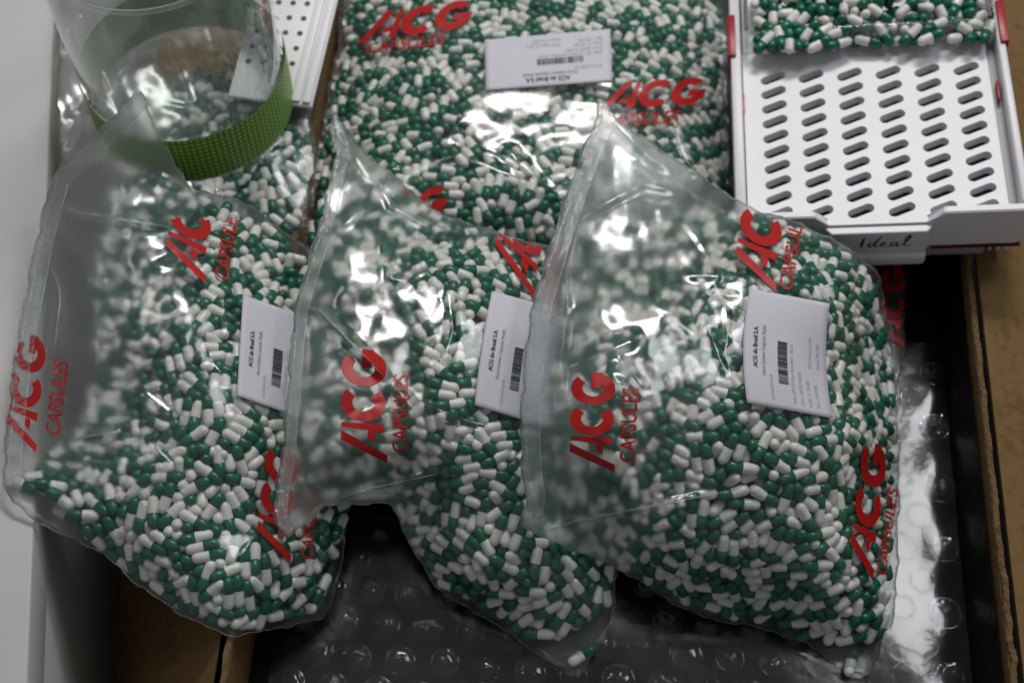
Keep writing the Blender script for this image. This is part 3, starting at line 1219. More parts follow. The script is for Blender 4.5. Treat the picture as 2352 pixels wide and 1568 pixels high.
flat_b = bubble_mesh('flat_bubble', 0.0098, 0.0001, 0.0011)
domes = [bubble_mesh('dome_bubble', 0.0105, 0.0062, 0.0008, 0.25, s) for s in (1, 2)]
crush = [bubble_mesh('crumpled_bubble', 0.0110, 0.0075, 0.0010, 1.0, s) for s in (3, 4, 5)]
b0 = place(2172, 1405, 0.0)
yaw = math.atan2(e_b[0] - e_t[0], e_t[1] - e_b[1])
PITCH_B = 0.0325
k = 0
for r in range(-6, 14):
    for c_ in range(0, 18):
        lx = -c_ * PITCH_B - (r % 2) * PITCH_B / 2
        ly = r * PITCH_B * 0.80
        x = b0[0] + lx * math.cos(yaw) - ly * math.sin(yaw)
        y = b0[1] + lx * math.sin(yaw) + ly * math.cos(yaw)
        x, y = x + rsW.normal(0, 0.0011), y + rsW.normal(0, 0.0011)
        if x < wl_b[0] + 0.008 or y > e_t[1] or y < -0.38:
            continue
        qx, qy, _ = project(np.array([x, y, 0.0]))
        if qx < 600 or (qy < 1150 and qx < 1980) or qy > 1640:
            continue
        right = c_ == 0
        if right and r % 2 == 0:
            me = crush[k % 3]
        elif right or (qx > 1900 and qy < 1600 and c_ < 3):
            me = flat_b
        else:
            me = domes[k % 2]
        k += 1
        o = link('bubble', me, wrap)
        o.location = np.array([x, y, float(wrap_z(x, y)) + 0.0006]) - winv
        o.rotation_euler = (0, 0, rsW.uniform(0, 6.3))
        sc_ = rsW.uniform(0.86, 1.08)
        o.scale = (sc_, sc_ * rsW.uniform(0.93, 1.07), rsW.uniform(0.45, 1.1))

# ================================================================== BAGS
GROUP = 'clear bags of capsules'
oA = [(1375, 228, .168), (1440, 290, .163), (1530, 350, .158), (1620, 410, .15), (1710, 470, .142), (1800, 500, .138), (1900, 542, .13),
      (1980, 592, .115), (2015, 628, .095), (2032, 700, .075), (2050, 780, .06), (2062, 900, .05), (2067, 1050, .042), (2064, 1200, .035),
      (2060, 1350, .028), (2048, 1430, .02), (2028, 1470, .014), (2015, 1515, .009), (1985, 1548, .007), (1930, 1532, .008), (1865, 1484, .012),
      (1762, 1445, .014), (1594, 1408, .022), (1430, 1311, .045), (1320, 1263, .065), (1230, 1228, .09), (1198, 1195, .105), (1207, 1145, .115),
      (1199, 1085, .125), (1196, 1000, .135), (1198, 900, .145), (1205, 820, .15), (1214, 750, .155), (1228, 680, .158), (1246, 615, .158),
      (1265, 555, .158), (1285, 490, .158), (1312, 415, .16), (1340, 340, .163), (1366, 280, .168)]
cA = [(1330, 450, .162), (1330, 700, .172), (1330, 1000, .16), (1500, 600, .165), (1500, 900, .172), (1500, 1150, .13), (1700, 650, .165),
      (1750, 800, .16), (1800, 1000, .142), (1700, 1200, .108), (1950, 720, .125), (1980, 1000, .105), (1950, 1250, .08), (1850, 1380, .052),
      (1990, 1420, .038), (1650, 1330, .068), (1500, 1270, .082), (1700, 530, .155), (1850, 600, .15)]
gA = [(1300, 600, .055), (1290, 900, .05), (1300, 1100, .045), (1400, 520, .05), (1550, 500, .042), (1450, 700, .035), (1450, 1000, .036),
      (1380, 1200, .025), (1600, 620, .022), (1640, 1000, .006), (1600, 800, .012), (1700, 700, .004), (1720, 560, .006), (1850, 650, .002), (1900, 900, .002), (1700, 1200, .002),
      (1950, 1300, .002), (1550, 1300, .004), (1550, 1150, .016), (1800, 1400, .002), (2000, 1450, .002), (1500, 1300, .006), (1900, 560, .003), (2050, 800, .002)]
pA = [(1330, 520), (1400, 500), (1480, 498), (1560, 478), (1650, 495), (1725, 485), (1800, 508), (1900, 550), (1975, 600), (2008, 635), (2025, 705), (2043, 785), (2055, 900),
      (2060, 1050), (2057, 1200), (2052, 1350), (2040, 1425), (2020, 1465), (1960, 1480), (1870, 1478), (1762, 1438), (1594, 1400), (1430, 1303),
      (1340, 1255), (1290, 1180), (1275, 1060), (1280, 940), (1268, 860), (1290, 760), (1300, 640)]
crA = [([(1932, 1240), (1936, 1330), (1905, 1420)], .0030, 9), ([(1720, 1040), (1700, 1120), (1690, 1190)], .0025, 9), ([(1840, 1010), (1800, 1090), (1790, 1150)], .0022, 9),
       ([(1225, 1228), (1330, 1195), (1480, 1165), (1668, 1128)], 0.0060, 9), ([(1300, 850), (1400, 800), (1480, 770)], -0.0030, 15),
       ([(1375, 240), (1480, 350), (1560, 400)], 0.0030, 13), ([(1545, 280), (1565, 350), (1610, 410)], 0.0030, 9), ([(1290, 560), (1300, 700), (1285, 820), (1290, 960)], 0.0026, 11),
       ([(1700, 470), (1820, 500), (1950, 570)], 0.0023, 11), ([(1330, 500), (1480, 420), (1560, 440)], 0.0023, 9), ([(1400, 860), (1460, 920), (1440, 1010)], 0.0023, 11)]
oB = [(770, 255, .155), (820, 330, .142), (900, 400, .132), (960, 450, .124), (1005, 490, .117), (1060, 505, .112), (1130, 530, .105), (1200, 550, .10),
      (1260, 570, .092), (1340, 640, .07), (1400, 760, .055), (1430, 900, .048), (1440, 1050, .042), (1435, 1200, .034), (1418, 1310, .027),
      (1410, 1390, .02), (1385, 1455, .012), (1335, 1541, .007), (1292, 1535, .007), (1220, 1490, .011), (1130, 1426, .016), (1060, 1389, .021),
      (1000, 1343, .028), (950, 1263, .045), (907, 1178, .07), (888, 1153, .08), (830, 1158, .09), (745, 1160, .105), (720, 1190, .11),
      (662, 1232, .116), (640, 1215, .12), (629, 1180, .124), (634, 1120, .13), (645, 1060, .135), (652, 980, .14), (660, 890, .144),
      (667, 800, .146), (672, 740, .147), (681, 690, .147), (702, 620, .148), (720, 560, .148), (740, 490, .15), (756, 420, .152),
      (770, 345, .154), (760, 300, .155)]
cB = [(760, 600, .153), (760, 850, .156), (750, 1050, .138), (850, 500, .146), (900, 700, .15), (900, 900, .146), (900, 1050, .125), (1050, 600, .135),
      (1050, 800, .14), (1050, 1000, .122), (1200, 750, .12), (1200, 1000, .104), (1150, 1200, .08), (1100, 1320, .055), (1250, 1350, .052),
      (1300, 1200, .06), (1300, 900, .085)]
gB = [(740, 500, .035), (720, 800, .042), (740, 1050, .042), (850, 450, .034), (850, 700, .02), (880, 900, .03), (900, 1110, .025), (960, 1050, .018), (1000, 600, .006),
      (1050, 800, .002), (1000, 920, .004), (1100, 1200, .002), (1000, 1250, .002), (1200, 900, .002), (1200, 1350, .002), (1100, 540, .005), (1300, 1000, .002), (1040, 1100, .006)]
pB = [(735, 440), (800, 400), (870, 412), (960, 468), (1005, 500), (1130, 540), (1260, 582), (1390, 760), (1425, 1000), (1410, 1300), (1400, 1385), (1350, 1425),
      (1280, 1468), (1215, 1478), (1130, 1415), (1060, 1378), (1000, 1332), (955, 1258), (912, 1175), (880, 1140), (770, 1140), (715, 1120), (695, 1000),
      (705, 800), (712, 640)]
crB = [([(1040, 1290), (1090, 1330), (1160, 1325)], .0028, 9), ([(1180, 1260), (1240, 1340), (1320, 1345)], .0026, 9), ([(1030, 640), (1040, 760), (1010, 860)], .0025, 9),
       ([(690, 700), (730, 712), (790, 770), (895, 875)], 0.0075, 9), ([(895, 875), (960, 950), (1060, 985), (1180, 1010)], 0.0037, 13), ([(760, 1150), (850, 1120), (1010, 1085)], 0.0060, 9),
       ([(870, 410), (900, 470), (1000, 520)], 0.0037, 13), ([(770, 260), (870, 420)], 0.0023, 13), ([(740, 560), (830, 480), (880, 470)], 0.0023, 9),
       ([(880, 530), (900, 640), (960, 650)], 0.0030, 9), ([(900, 480), (1040, 540), (1130, 560)], 0.0023, 9)]
oC = [(318, 205, .225), (345, 260, .205), (380, 340, .178), (420, 400, .158), (442, 440, .145), (480, 442, .138), (540, 455, .128), (600, 490, .115),
      (650, 530, .104), (695, 565, .094), (760, 620, .075), (820, 720, .058), (840, 850, .05), (840, 1000, .044), (815, 1120, .04), (792, 1200, .038),
      (786, 1290, .033), (766, 1360, .027), (742, 1418, .022), (680, 1432, .034), (620, 1446, .05), (545, 1458, .066), (500, 1450, .068),
      (420, 1411, .07), (350, 1366, .074), (280, 1311, .08), (230, 1266, .086), (130, 1221, .098), (60, 1181, .107), (28, 1150, .111),
      (10, 1115, .113), (8, 1050, .116), (17, 950, .116), (30, 830, .118), (48, 730, .12), (65, 640, .123), (80, 560, .128), (95, 500, .135),
      (110, 440, .145), (130, 392, .152), (190, 342, .172), (240, 290, .192), (290, 235, .215)]
cC = [(200, 560, .158), (150, 800, .14), (120, 1000, .125), (280, 500, .168), (300, 700, .162), (280, 900, .146), (250, 1080, .13), (450, 550, .148),
      (450, 750, .156), (450, 950, .145), (400, 1150, .12), (550, 700, .135), (560, 1000, .128), (550, 1200, .10), (650, 1100, .095), (650, 1300, .075),
      (500, 1350, .092), (350, 1270, .1), (150, 1130, .118), (700, 900, .092), (700, 1250, .064)]
gC = [(270, 430, .05), (250, 600, .05), (230, 850, .045), (350, 480, .035), (400, 650, .016), (330, 800, .025), (300, 980, .03), (180, 1050, .03), (60, 1110, .004), (330, 1100, .01),
      (450, 560, .008), (500, 800, .003), (500, 500, .003), (250, 1200, .003), (450, 1200, .002), (650, 700, .002), (650, 1000, .002), (600, 1350, .002), (480, 950, .006)]
pC = [(262, 440), (330, 392), (400, 425), (445, 452), (540, 465), (600, 500), (690, 575), (815, 725), (832, 1000), (778, 1290), (758, 1352), (732, 1400),
      (620, 1434), (545, 1446), (420, 1399), (280, 1299), (225, 1254), (175, 1210), (150, 1165), (95, 1120), (60, 1100), (120, 1040), (190, 975), (205, 900), (214, 820),
      (212, 720), (222, 600), (236, 500)]
crC = [([(690, 1360), (735, 1300), (750, 1250)], .0030, 9), ([(560, 560), (520, 680), (530, 790)], .0025, 9), ([(330, 1010), (400, 1080), (420, 1180)], .0025, 9), ([(560, 1010), (540, 1110), (570, 1190)], .0022, 9),
       ([(128, 470), (200, 490), (300, 508), (400, 522)], 0.0067, 9), ([(128, 475), (200, 580), (250, 680)], 0.0030, 13), ([(110, 600), (135, 680), (120, 800), (110, 960)], 0.0030, 9),
       ([(170, 1010), (210, 1000), (280, 990)], 0.0053, 9), ([(240, 900), (330, 880), (420, 950)], -0.0030, 13), ([(150, 380), (260, 330), (320, 250)], 0.0037, 13),
       ([(150, 990), (230, 1130), (310, 1150)], 0.0023, 11), ([(480, 830), (560, 900), (640, 930)], 0.0023, 9)]
oD = [(806, -70, .055), (780, 80, .05), (757, 200, .045), (740, 270, .042), (722, 360, .038), (706, 460, .035), (695, 560, .03), (720, 650, .022), (900, 700, .016),
      (1300, 700, .016), (1640, 600, .016), (1688, 480, .022), (1684, 300, .032), (1678, 120, .038), (1670, -70, .042)]
cD = [(900, 100, .078), (1200, 50, .088), (1500, 80, .08), (900, 300, .08), (1200, 280, .09), (1500, 300, .082), (850, 450, .072), (1200, 450, .082), (1550, 450, .068),
      (1630, 200, .055), (1630, 0, .06)]
gD = [(900, 100, .004), (1200, 100, .003), (1500, 100, .006), (900, 400, .003), (1200, 300, .007), (1500, 300, .008), (1200, 480, .002), (1600, 450, .004)]
pD = [(812, -65), (790, 80), (768, 200), (750, 280), (732, 360), (716, 460), (705, 550), (740, 630), (1300, 670), (1630, 580), (1675, 470), (1672, 300), (1666, 120), (1660, -65)]
crD = [([(1555, 260), (1570, 330), (1610, 410)], 0.0037, 9), ([(1000, 350), (1080, 370), (1200, 420)], 0.0023, 13), ([(1150, 330), (1250, 430), (1300, 460)], 0.0023, 13),
       ([(1330, 180), (1480, 220), (1600, 200)], -0.0023, 13)]
oE = [(150, -50, .115), (300, -70, .10), (600, -50, .10), (650, 100, .095), (695, 230, .088), (720, 300, .082), (724, 380, .076), (704, 480, .07), (690, 540, .068),
      (600, 560, .068), (440, 520, .075), (300, 450, .09), (160, 385, .105), (133, 300, .115), (131, 150, .118)]
cE = [(500, 150, .088), (500, 300, .084), (620, 350, .09), (600, 450, .084), (400, 250, .085), (650, 250, .09), (300, 150, .10), (250, 300, .10)]
gE = [(500, 200, .006), (650, 400, .003), (600, 500, .003), (420, 300, .01)]
pE = [(400, 165), (520, 160), (640, 200), (690, 250), (712, 310), (714, 380), (696, 470), (682, 530), (600, 545), (450, 500), (380, 380), (362, 250)]
crE = [([(150, 20), (220, 200), (300, 330)], 0.0060, 13), ([(190, 0), (260, 220), (330, 360)], 0.0053, 11), ([(230, 60), (210, 260), (150, 370)], 0.0045, 11), ([(600, 350), (680, 300)], 0.0023, 9)]

bagD = Bag('capsule_bag', 'big clear bag of capsules lying flat beside the white capsule tray, its label upside down', oD, cD, gD, pD, 41, crD, lab=[(1406, 186), (1116, 208), (1113, 92), (1402, 67)], group=GROUP, tent=0.006, depth=0.04)
bagE = Bag('capsule_bag', 'clear bag of capsules squeezed under the clear jar with green label', oE, cE, gE, pE, 52, crE, group=GROUP, tent=0.008, depth=0.02, floor=0.058)
bagC = Bag('capsule_bag', 'clear bag of capsules resting its sealed end on the white table edge', oC, cC, gC, pC, 63, crC, lab=[(544, 908), (558, 677), (745, 742), (726, 972)], group=GROUP, floor=0.005)
bagB = Bag('capsule_bag', 'clear bag of capsules wedged between two others, its label half covered', oB, cB, gB, pB, 74, crB, lab=[(1090, 930), (1130, 668), (1306, 716), (1270, 985)], group=GROUP)
bagA = Bag('capsule_bag', 'bulging clear bag of capsules with its whole paper label in view', oA, cA, gA, pA, 85, crA, lab=[(1716, 924), (1722, 662), (1906, 697), (1913, 960)], group=GROUP)

oF = [(2000, 602, .022), (2068, 600, .022), (2078, 690, .022), (2075, 790, .02), (2066, 872, .016), (2000, 880, .016)]
bagF = Bag('folded_bag', 'empty folded strip of printed clear film beside the black liner', oF, [(2040, 720, .026)], [(2000, 700, .002), (2050, 650, .002), (2040, 800, .002)],
           [(2005, 700), (2010, 700), (2010, 710)], 97, (), group=None, tent=0.003, depth=0.0, wrinkles=6)
bagF.logo((2078, 800), (2084, 610), (2020, 798), word=None)
PLEATS = ((bagA, [(1226, 1226), (1330, 1195), (1480, 1165), (1668, 1128)], .0010), (bagA, [(1548, 285), (1566, 350), (1606, 408)], .0007), (bagA, [(1300, 560), (1304, 700), (1288, 820)], .0005),
          (bagB, [(692, 702), (735, 716), (790, 770), (890, 872)], .0010), (bagB, [(765, 1150), (850, 1122), (1005, 1088)], .0008), (bagB, [(866, 412), (905, 470), (1000, 520)], .0008),
          (bagC, [(130, 472), (200, 490), (300, 508), (395, 522)], .0010), (bagC, [(172, 1010), (212, 1000), (278, 992)], .0008), (bagC, [(118, 610), (138, 680), (124, 800)], .0006),
          (bagD, [(1556, 265), (1571, 330), (1608, 405)], .0007))
for bg, pts_, r_ in PLEATS:          # pinched pleats standing up from the film
    q_ = catmull(np.array(pts_, float), 5.0, False)
    t_ = np.linspace(0, 1, len(q_))
    W_ = place(q_[:, 0], q_[:, 1], bg.film(q_[:, 0], q_[:, 1]) + 0.0002)
    link('pleat', tube_mesh('pleat', W_, r_ * np.sin(math.pi * np.clip(t_, 0.02, 0.98)) ** 0.7 * (0.8 + 0.3 * np.sin(t_ * 23)), 6), bg.root, (M['seal_line'],))
bagA.seal(25, 40, oA)
bagB.seal(29, 45, oB, (10, 30))
bagC.seal(30, 43, oC, (12, 40))

bagA.logo((1402, 1082), (1412, 857), (1306, 1078))
bagA.logo((1772, 664), (1812, 425), (1682, 628), word=(0.05, 0.84, -0.5, -0.16))
bagA.logo((2000, 1326), (2040, 1032), (1946, 1300), word=(0.06, 0.74, -0.62, -0.22))
bagB.logo((880, 1062), (886, 806), (782, 1056), word=(0.1, 0.8, -0.55, -0.2))
bagB.logo((1222, 680), (1262, 470), (1130, 600), word=(0.1, 0.8, -0.5, -0.2))
bagC.logo((76, 1036), (108, 780), (6, 1014), word=(0.2, 0.86, -0.78, -0.3))
bagC.logo((462, 644), (500, 420), (374, 606), word=(0.1, 0.8, -0.66, -0.3), ymin=497)
bagC.logo((660, 1288), (690, 1040), (585, 1262), word=(0.08, 0.7, -0.72, -0.36))
bagD.logo((822, 96), (1074, 62), (842, 32), word=(0.1, 0.82, -0.52, -0.12))
bagD.logo((1374, 252), (1612, 238), (1392, 192), word=(0.08, 0.82, -0.72, -0.2))
bagD.logo((800, 540), (1020, 492), (815, 470))

sticker(bagA.root, [(1716, 924), (1722, 662), (1906, 697), (1913, 960)], bagA.base, bow=12)
sticker(bagB.root, [(1090, 930), (1130, 668), (1306, 716), (1270, 985)], bagB.base, bow=4)
sticker(bagC.root, [(544, 908), (558, 677), (745, 742), (726, 972)], bagC.base, bow=0)
sticker(bagD.root, [(1406, 186), (1116, 208), (1113, 92), (1402, 67)], bagD.base, aspect=2.4)

# ================================================================== CAPSULE TRAY (white loader)
zl, zr = .10, .122
q = [place(1777, 180, zl), place(2227, 158, zr), place(1788, 455, zl), place(2250, 437, zr)]
dO = sum(q) / 4
dx = (q[1] - q[0]) + (q[3] - q[2]); dx /= np.linalg.norm(dx)
dy = (q[0] - q[2]) + (q[1] - q[3]); dy -= dx * (dx @ dy); dy /= np.linalg.norm(dy)
dz = np.cross(dx, dy)
dev = empty('capsule_loader')
tag(dev, 'white capsule loading tray with rows of slots and red side clips', 'capsule tray')
dev.matrix_world = Matrix(((dx[0], dy[0], dz[0], dO[0]), (dx[1], dy[1], dz[1], dO[1]), (dx[2], dy[2], dz[2], dO[2]), (0, 0, 0, 1)))
CX, CYP = 0.0319, 0.01573
SLX, SLY, SLA = 0.0222, 0.0086, R_(23)       # slot length, width, slant


def slot_loop(n=10):
    pts = []
    h, r = (SLX - SLY) / 2, SLY / 2
    for k in range(n + 1):
        a = -math.pi / 2 + math.pi * k / n
        pts.append((h + r * math.cos(a), r * math.sin(a)))
    for k in range(n + 1):
        a = math.pi / 2 + math.pi * k / n
        pts.append((-h + r * math.cos(a), r * math.sin(a)))
    ca, sa = math.cos(SLA), math.sin(SLA)
    return np.array([(x * ca - y * sa, x * sa + y * ca) for x, y in pts])


SL = slot_loop()
cols = [(-2.5 + i) * CX for i in range(6)]
rows_ = [0.063 - j * CYP for j in range(10)]
# plate with real slot openings: constrained triangulation with the slot loops as holes
px0, px1, py0, py1 = -0.1050, 0.0975, -0.0915, 0.0915
verts2, facesl, pts_all, edges_all = [], [], [], []
outer = [(px0, py0), (px1, py0), (px1, py1), (px0, py1)]
pts_all += outer
edges_all += [(i, (i + 1) % 4) for i in range(4)]
holes = []
for yy in rows_:
    for xx in cols:
        b_ = len(pts_all)
        L_ = [(xx + p[0], yy + p[1]) for p in SL]
        pts_all += L_
        edges_all += [(b_ + i, b_ + (i + 1) % len(L_)) for i in range(len(L_))]
        holes.append((xx, yy))
res = delaunay_2d_cdt([Vector(p) for p in pts_all], edges_all, [], 0, 1e-7)
V2 = np.array([tuple(v) for v in res[0]])
T = []
ca, sa = math.cos(-SLA), math.sin(-SLA)
for f in res[2]:
    cxy = V2[list(f)].mean(0)
    bad = False
    for (hx, hy) in holes:
        d_ = cxy - (hx, hy)
        if abs(d_[0]) > 0.012 or abs(d_[1]) > 0.012: continue
        u_, v_ = d_[0] * ca - d_[1] * sa, d_[0] * sa + d_[1] * ca
        u_ = max(0, abs(u_) - (SLX - SLY) / 2)
        if math.hypot(u_, v_) < SLY / 2 - 1e-5:
            bad = True
            break
    if not bad:
        T.append(tuple(f))
plate = link('slotted_plate', np_mesh('slotted_plate', np.c_[V2, np.zeros(len(V2))], T, False), dev, (M['device'],))
# each slot is a little well under its opening
n = len(SL)
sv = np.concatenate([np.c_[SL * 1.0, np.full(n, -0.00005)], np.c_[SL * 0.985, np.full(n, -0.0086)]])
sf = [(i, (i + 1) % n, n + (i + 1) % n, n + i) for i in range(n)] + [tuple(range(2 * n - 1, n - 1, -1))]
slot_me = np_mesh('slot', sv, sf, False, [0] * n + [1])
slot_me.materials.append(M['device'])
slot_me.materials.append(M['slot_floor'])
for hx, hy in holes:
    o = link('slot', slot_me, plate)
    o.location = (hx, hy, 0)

# frame: rails, front lip with its notch, back
LIP = 0.012
bm = bmesh.new()
add_box(bm, -0.1150, -0.1062, -0.083, 0.150, -0.034, LIP, bevel=0.0015)
link('left_rail', bm_mesh('left_rail', bm, True), dev, (M['device'],))
bm = bmesh.new()
add_box(bm, 0.1052, 0.1118, -0.083, 0.150, -0.034, LIP, bevel=0.0018)
link('right_rail', bm_mesh('right_rail', bm, True), dev, (M['device'],))
bm = bmesh.new()
add_box(bm, 0.0977, 0.1050, -0.084, 0.150, -0.034, -0.004)
link('groove', bm_mesh('groove', bm), dev, (M['device_grey'],))
# front wall drawn in its own plane (x, z) and extruded along y, corners rounded at the right end
fp = [(-0.1150, -0.034), (0.106, -0.034), (0.1103, -0.031), (0.1118, -0.026), (0.1118, LIP - 0.003), (0.1103, LIP), (0.047, LIP), (0.034, -0.0012), (-0.042, -0.0012), (-0.054, LIP), (-0.1150, LIP)]
bm = bmesh.new()
b2 = bmesh.new()
y0_, y1_ = -0.0915, -0.0850
lo = [b2.verts.new((p[0], y0_, p[1])) for p in fp]
hi = [b2.verts.new((p[0], y1_, p[1])) for p in fp]
b2.faces.new(lo); b2.faces.new(hi[::-1])
for i in range(len(fp)):
    b2.faces.new((lo[i], hi[i], hi[(i + 1) % len(fp)], lo[(i + 1) % len(fp)]))
bmesh.ops.bevel(b2, geom=b2.edges[:], offset=0.0009, segments=2, affect='EDGES')
merge_bm(bm, b2)
link('front_wall', bm_mesh('front_wall', bm, False), dev, (M['device'],))
# projecting front panel that carries the name
pan = [(-0.046, -0.0917), (0.040, -0.0917), (0.034, -0.0990), (-0.040, -0.0990)]
bm = bmesh.new()
add_prism(bm, [(x, y) for x, y in pan[::-1]], -0.030, -0.0022, bevel=0.0012)
front = link('name_panel', bm_mesh('name_panel', bm, False), dev, (M['device'],))
bm = bmesh.new()
add_box(bm, -0.048, 0.036, -0.103, -0.090, -0.045, -0.0305, bevel=0.004, seg=4)
link('drawer_lip', bm_mesh('drawer_lip', bm, True), dev, (M['device'],))
bm = bmesh.new()
add_box(bm, 0.0405, 0.1100, -0.0930, -0.0850, -0.0362, -0.0343)
link('red_trim', bm_mesh('red_trim', bm), dev, (M['maroon'],))
bm = bmesh.new()
add_box(bm, -0.108, 0.086, -0.084, 0.150, -0.0600, -0.0345, bevel=0.002)
link('base', bm_mesh('base', bm, True), dev, (M['device_grey'],))
for xx in (0.0900, 0.0965, 0.1030):
    bm = bmesh.new()
    add_box(bm, xx - 0.0012, xx + 0.0012, -0.083, -0.060, -0.056, -0.0345, bevel=0.0004)
    link('rib', bm_mesh('rib', bm, True), dev, (M['device'],))
for sx, x0_, x1_ in ((-1, -0.1172, -0.1105), (1, 0.1075, 0.1142)):
    bm = bmesh.new()
    add_box(bm, x0_, x1_, 0.078, 0.124, -0.016, LIP + 0.003, bevel=0.0006)
    link('red_clip', bm_mesh('red_clip', bm, True), dev, (M['red_plastic'],))
    bm = bmesh.new()
    xs = -0.1058 if sx < 0 else 0.1020
    add_box(bm, xs - 0.0008, xs + 0.0012, 0.026, 0.046, -0.003, 0.003, bevel=0.0005)
    link('red_pin', bm_mesh('red_pin', bm, True), dev, (M['red_plastic'],))
# foot columns to the box bottom
for xx in (-0.085, 0.085):
    for yy in (-0.03, 0.13):
        bm = bmesh.new()
        add_box(bm, xx - 0.012, xx + 0.012, yy - 0.012, yy + 0.012, -0.118 + (0.012 if xx < 0 else -0.012), -0.0602, bevel=0.002)
        link('foot', bm_mesh('foot', bm, True), dev, (M['device_grey'],))
# clear hopper standing on the back of the plate
for nm, x0_, x1_, y0_, y1_ in (('hopper_wall', -0.1025, -0.0995, 0.0935, 0.170), ('hopper_wall', 0.0975, 0.1005, 0.0935, 0.170), ('hopper_wall', -0.0994, 0.0974, 0.0922, 0.0950)):
    bm = bmesh.new()
    add_box(bm, x0_, x1_, y0_, y1_, 0.0006, 0.026, bevel=0.0008)
    link(nm, bm_mesh(nm, bm, True), dev, (M['hopper'],))
for xs in (-0.1012, 0.0990):  # strips added for the dark look of the clear walls' edges
    bm = bmesh.new()
    add_box(bm, xs - 0.0014, xs + 0.0014, 0.0945, 0.170, 0.0262, 0.0275, bevel=0.0004)
    link('wall_edge', bm_mesh('wall_edge', bm, True), dev, (M['navy'],))
bm = bmesh.new()
add_box(bm, -0.1045, 0.1045, 0.0918, 0.175, -0.006, 0.0004, bevel=0.0004)
link('hopper_floor', bm_mesh('hopper_floor', bm, True), dev, (M['device'],))


# brush-script name on the front panel
def brush(pts, w, n=24):
    c_ = catmull(np.array(pts, float), 0.02, False)
    t = np.gradient(c_, axis=0)
    t /= np.linalg.norm(t, axis=1)[:, None] + 1e-9
    nr = np.c_[-t[:, 1], t[:, 0]]
    s = np.linspace(0, 1, len(c_))
    ww = w * (0.55 + 0.45 * np.sin(math.pi * np.clip(s * 1.1, 0, 1)))[:, None]
    return strip2d(c_ + nr * ww / 2, c_ - nr * ww / 2, len(c_))


strokes = [brush([(0.05, 0.0), (0.09, 0.45), (0.16, 1.0)], .13), brush([(0.62, 0.42), (0.45, 0.46), (0.36, 0.2), (0.46, 0.02), (0.62, 0.3)], .10),
           brush([(0.90, 1.08), (0.72, 0.6), (0.62, 0.15), (0.70, 0.0), (0.85, 0.12)], .11), brush([(0.85, 0.12), (1.08, 0.32), (1.05, 0.46), (0.92, 0.3), (0.95, 0.05), (1.12, 0.02), (1.28, 0.14)], .09),
           brush([(1.62, 0.42), (1.45, 0.46), (1.32, 0.22), (1.40, 0.03), (1.55, 0.2), (1.66, 0.42)], .09), brush([(1.66, 0.42), (1.58, 0.1), (1.68, 0.02), (1.84, 0.16)], .09),
           brush([(1.84, 0.16), (2.12, 0.8), (2.10, 1.12), (1.98, 0.8), (1.92, 0.2), (2.02, 0.0), (2.22, 0.14)], .10)]
V, F_, k = [], [], 0
for v, f in strokes:
    V.append(v); F_ += [tuple(int(i) + k for i in t) for t in f]; k += len(v)
V = np.concatenate(V)
nx_ = (V[:, 0] / 2.22 - 0.5) * 0.040 + 0.0030
nz_ = -0.0215 + V[:, 1] * 0.0135
link('name_print', np_mesh('name_print', np.c_[nx_, np.full(len(V), -0.0993), nz_], F_, False), front, (M['maroon'],))

# ================================================================== PERFORATED PLATE
c4 = [place(560, -60, .118), place(785, -60, .118), place(714, 250, .105), place(698, 235, .105)]
pl = empty('perforated_plate', c4[2])
tag(pl, 'white plate with rows of small round holes lying behind the jar', 'plate')
pA_, pB_ = place(790, -60, .118), place(716, 246, .104)
py_ = pA_ - pB_; Lp = np.linalg.norm(py_); py_ /= Lp
px_ = (place(500, -20, .118) - pB_); px_ -= py_ * (px_ @ py_); px_ /= np.linalg.norm(px_)
pz_ = np.cross(py_, px_)
if pz_[2] < 0: pz_ = -pz_
pl.matrix_world = Matrix(((px_[0], py_[0], pz_[0], pB_[0]), (px_[1], py_[1], pz_[1], pB_[1]), (px_[2], py_[2], pz_[2], pB_[2]), (0, 0, 0, 1)))
bm = bmesh.new()
add_box(bm, 0.0, 0.072, 0.0, Lp, -0.004, 0.0, bevel=0.0012)
board = link('board', bm_mesh('board', bm, True), pl, (M['device'],))
for x0_, x1_ in ((0.0015, 0.0085), (0.0105, 0.0180)):
    bm = bmesh.new()
    add_box(bm, x0_, x1_, 0.002, Lp - 0.001, 0.0002, 0.0030, bevel=0.0012, seg=3)
    link('ridge', bm_mesh('ridge', bm, True), pl, (M['device'],))
hv, hf = [], []
for z_, r_ in ((0.0004, 0.0025), (0.0004, 0.0021), (0.00015, 0.0020)):
    for k in range(14):
        a = 2 * math.pi * k / 14
        hv.append((r_ * math.cos(a), r_ * math.sin(a), z_))
for rr in range(2):
    for k in range(14):
        hf.append((rr * 14 + k, rr * 14 + (k + 1) % 14, (rr + 1) * 14 + (k + 1) % 14, (rr + 1) * 14 + k))
hf.append(tuple(range(28, 42)))
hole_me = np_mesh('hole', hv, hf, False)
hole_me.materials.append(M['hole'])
for i in range(4):
    for j in range(10):
        x = 0.0250 + i * 0.0124
        y = 0.040 + j * 0.0158 - i * 0.0012
        if x < 0.068 and y < Lp - 0.006:
            o = link('hole', hole_me, board)
            o.location = (x, y, 0.0)

# ================================================================== CLEAR JAR WITH GREEN LABEL
jc = place(452, 250, .090)
JR, JH = 0.083, 0.200
jar = empty('clear_jar', jc)
tag(jar, 'empty clear plastic jar with a green dotted label band', 'jar')


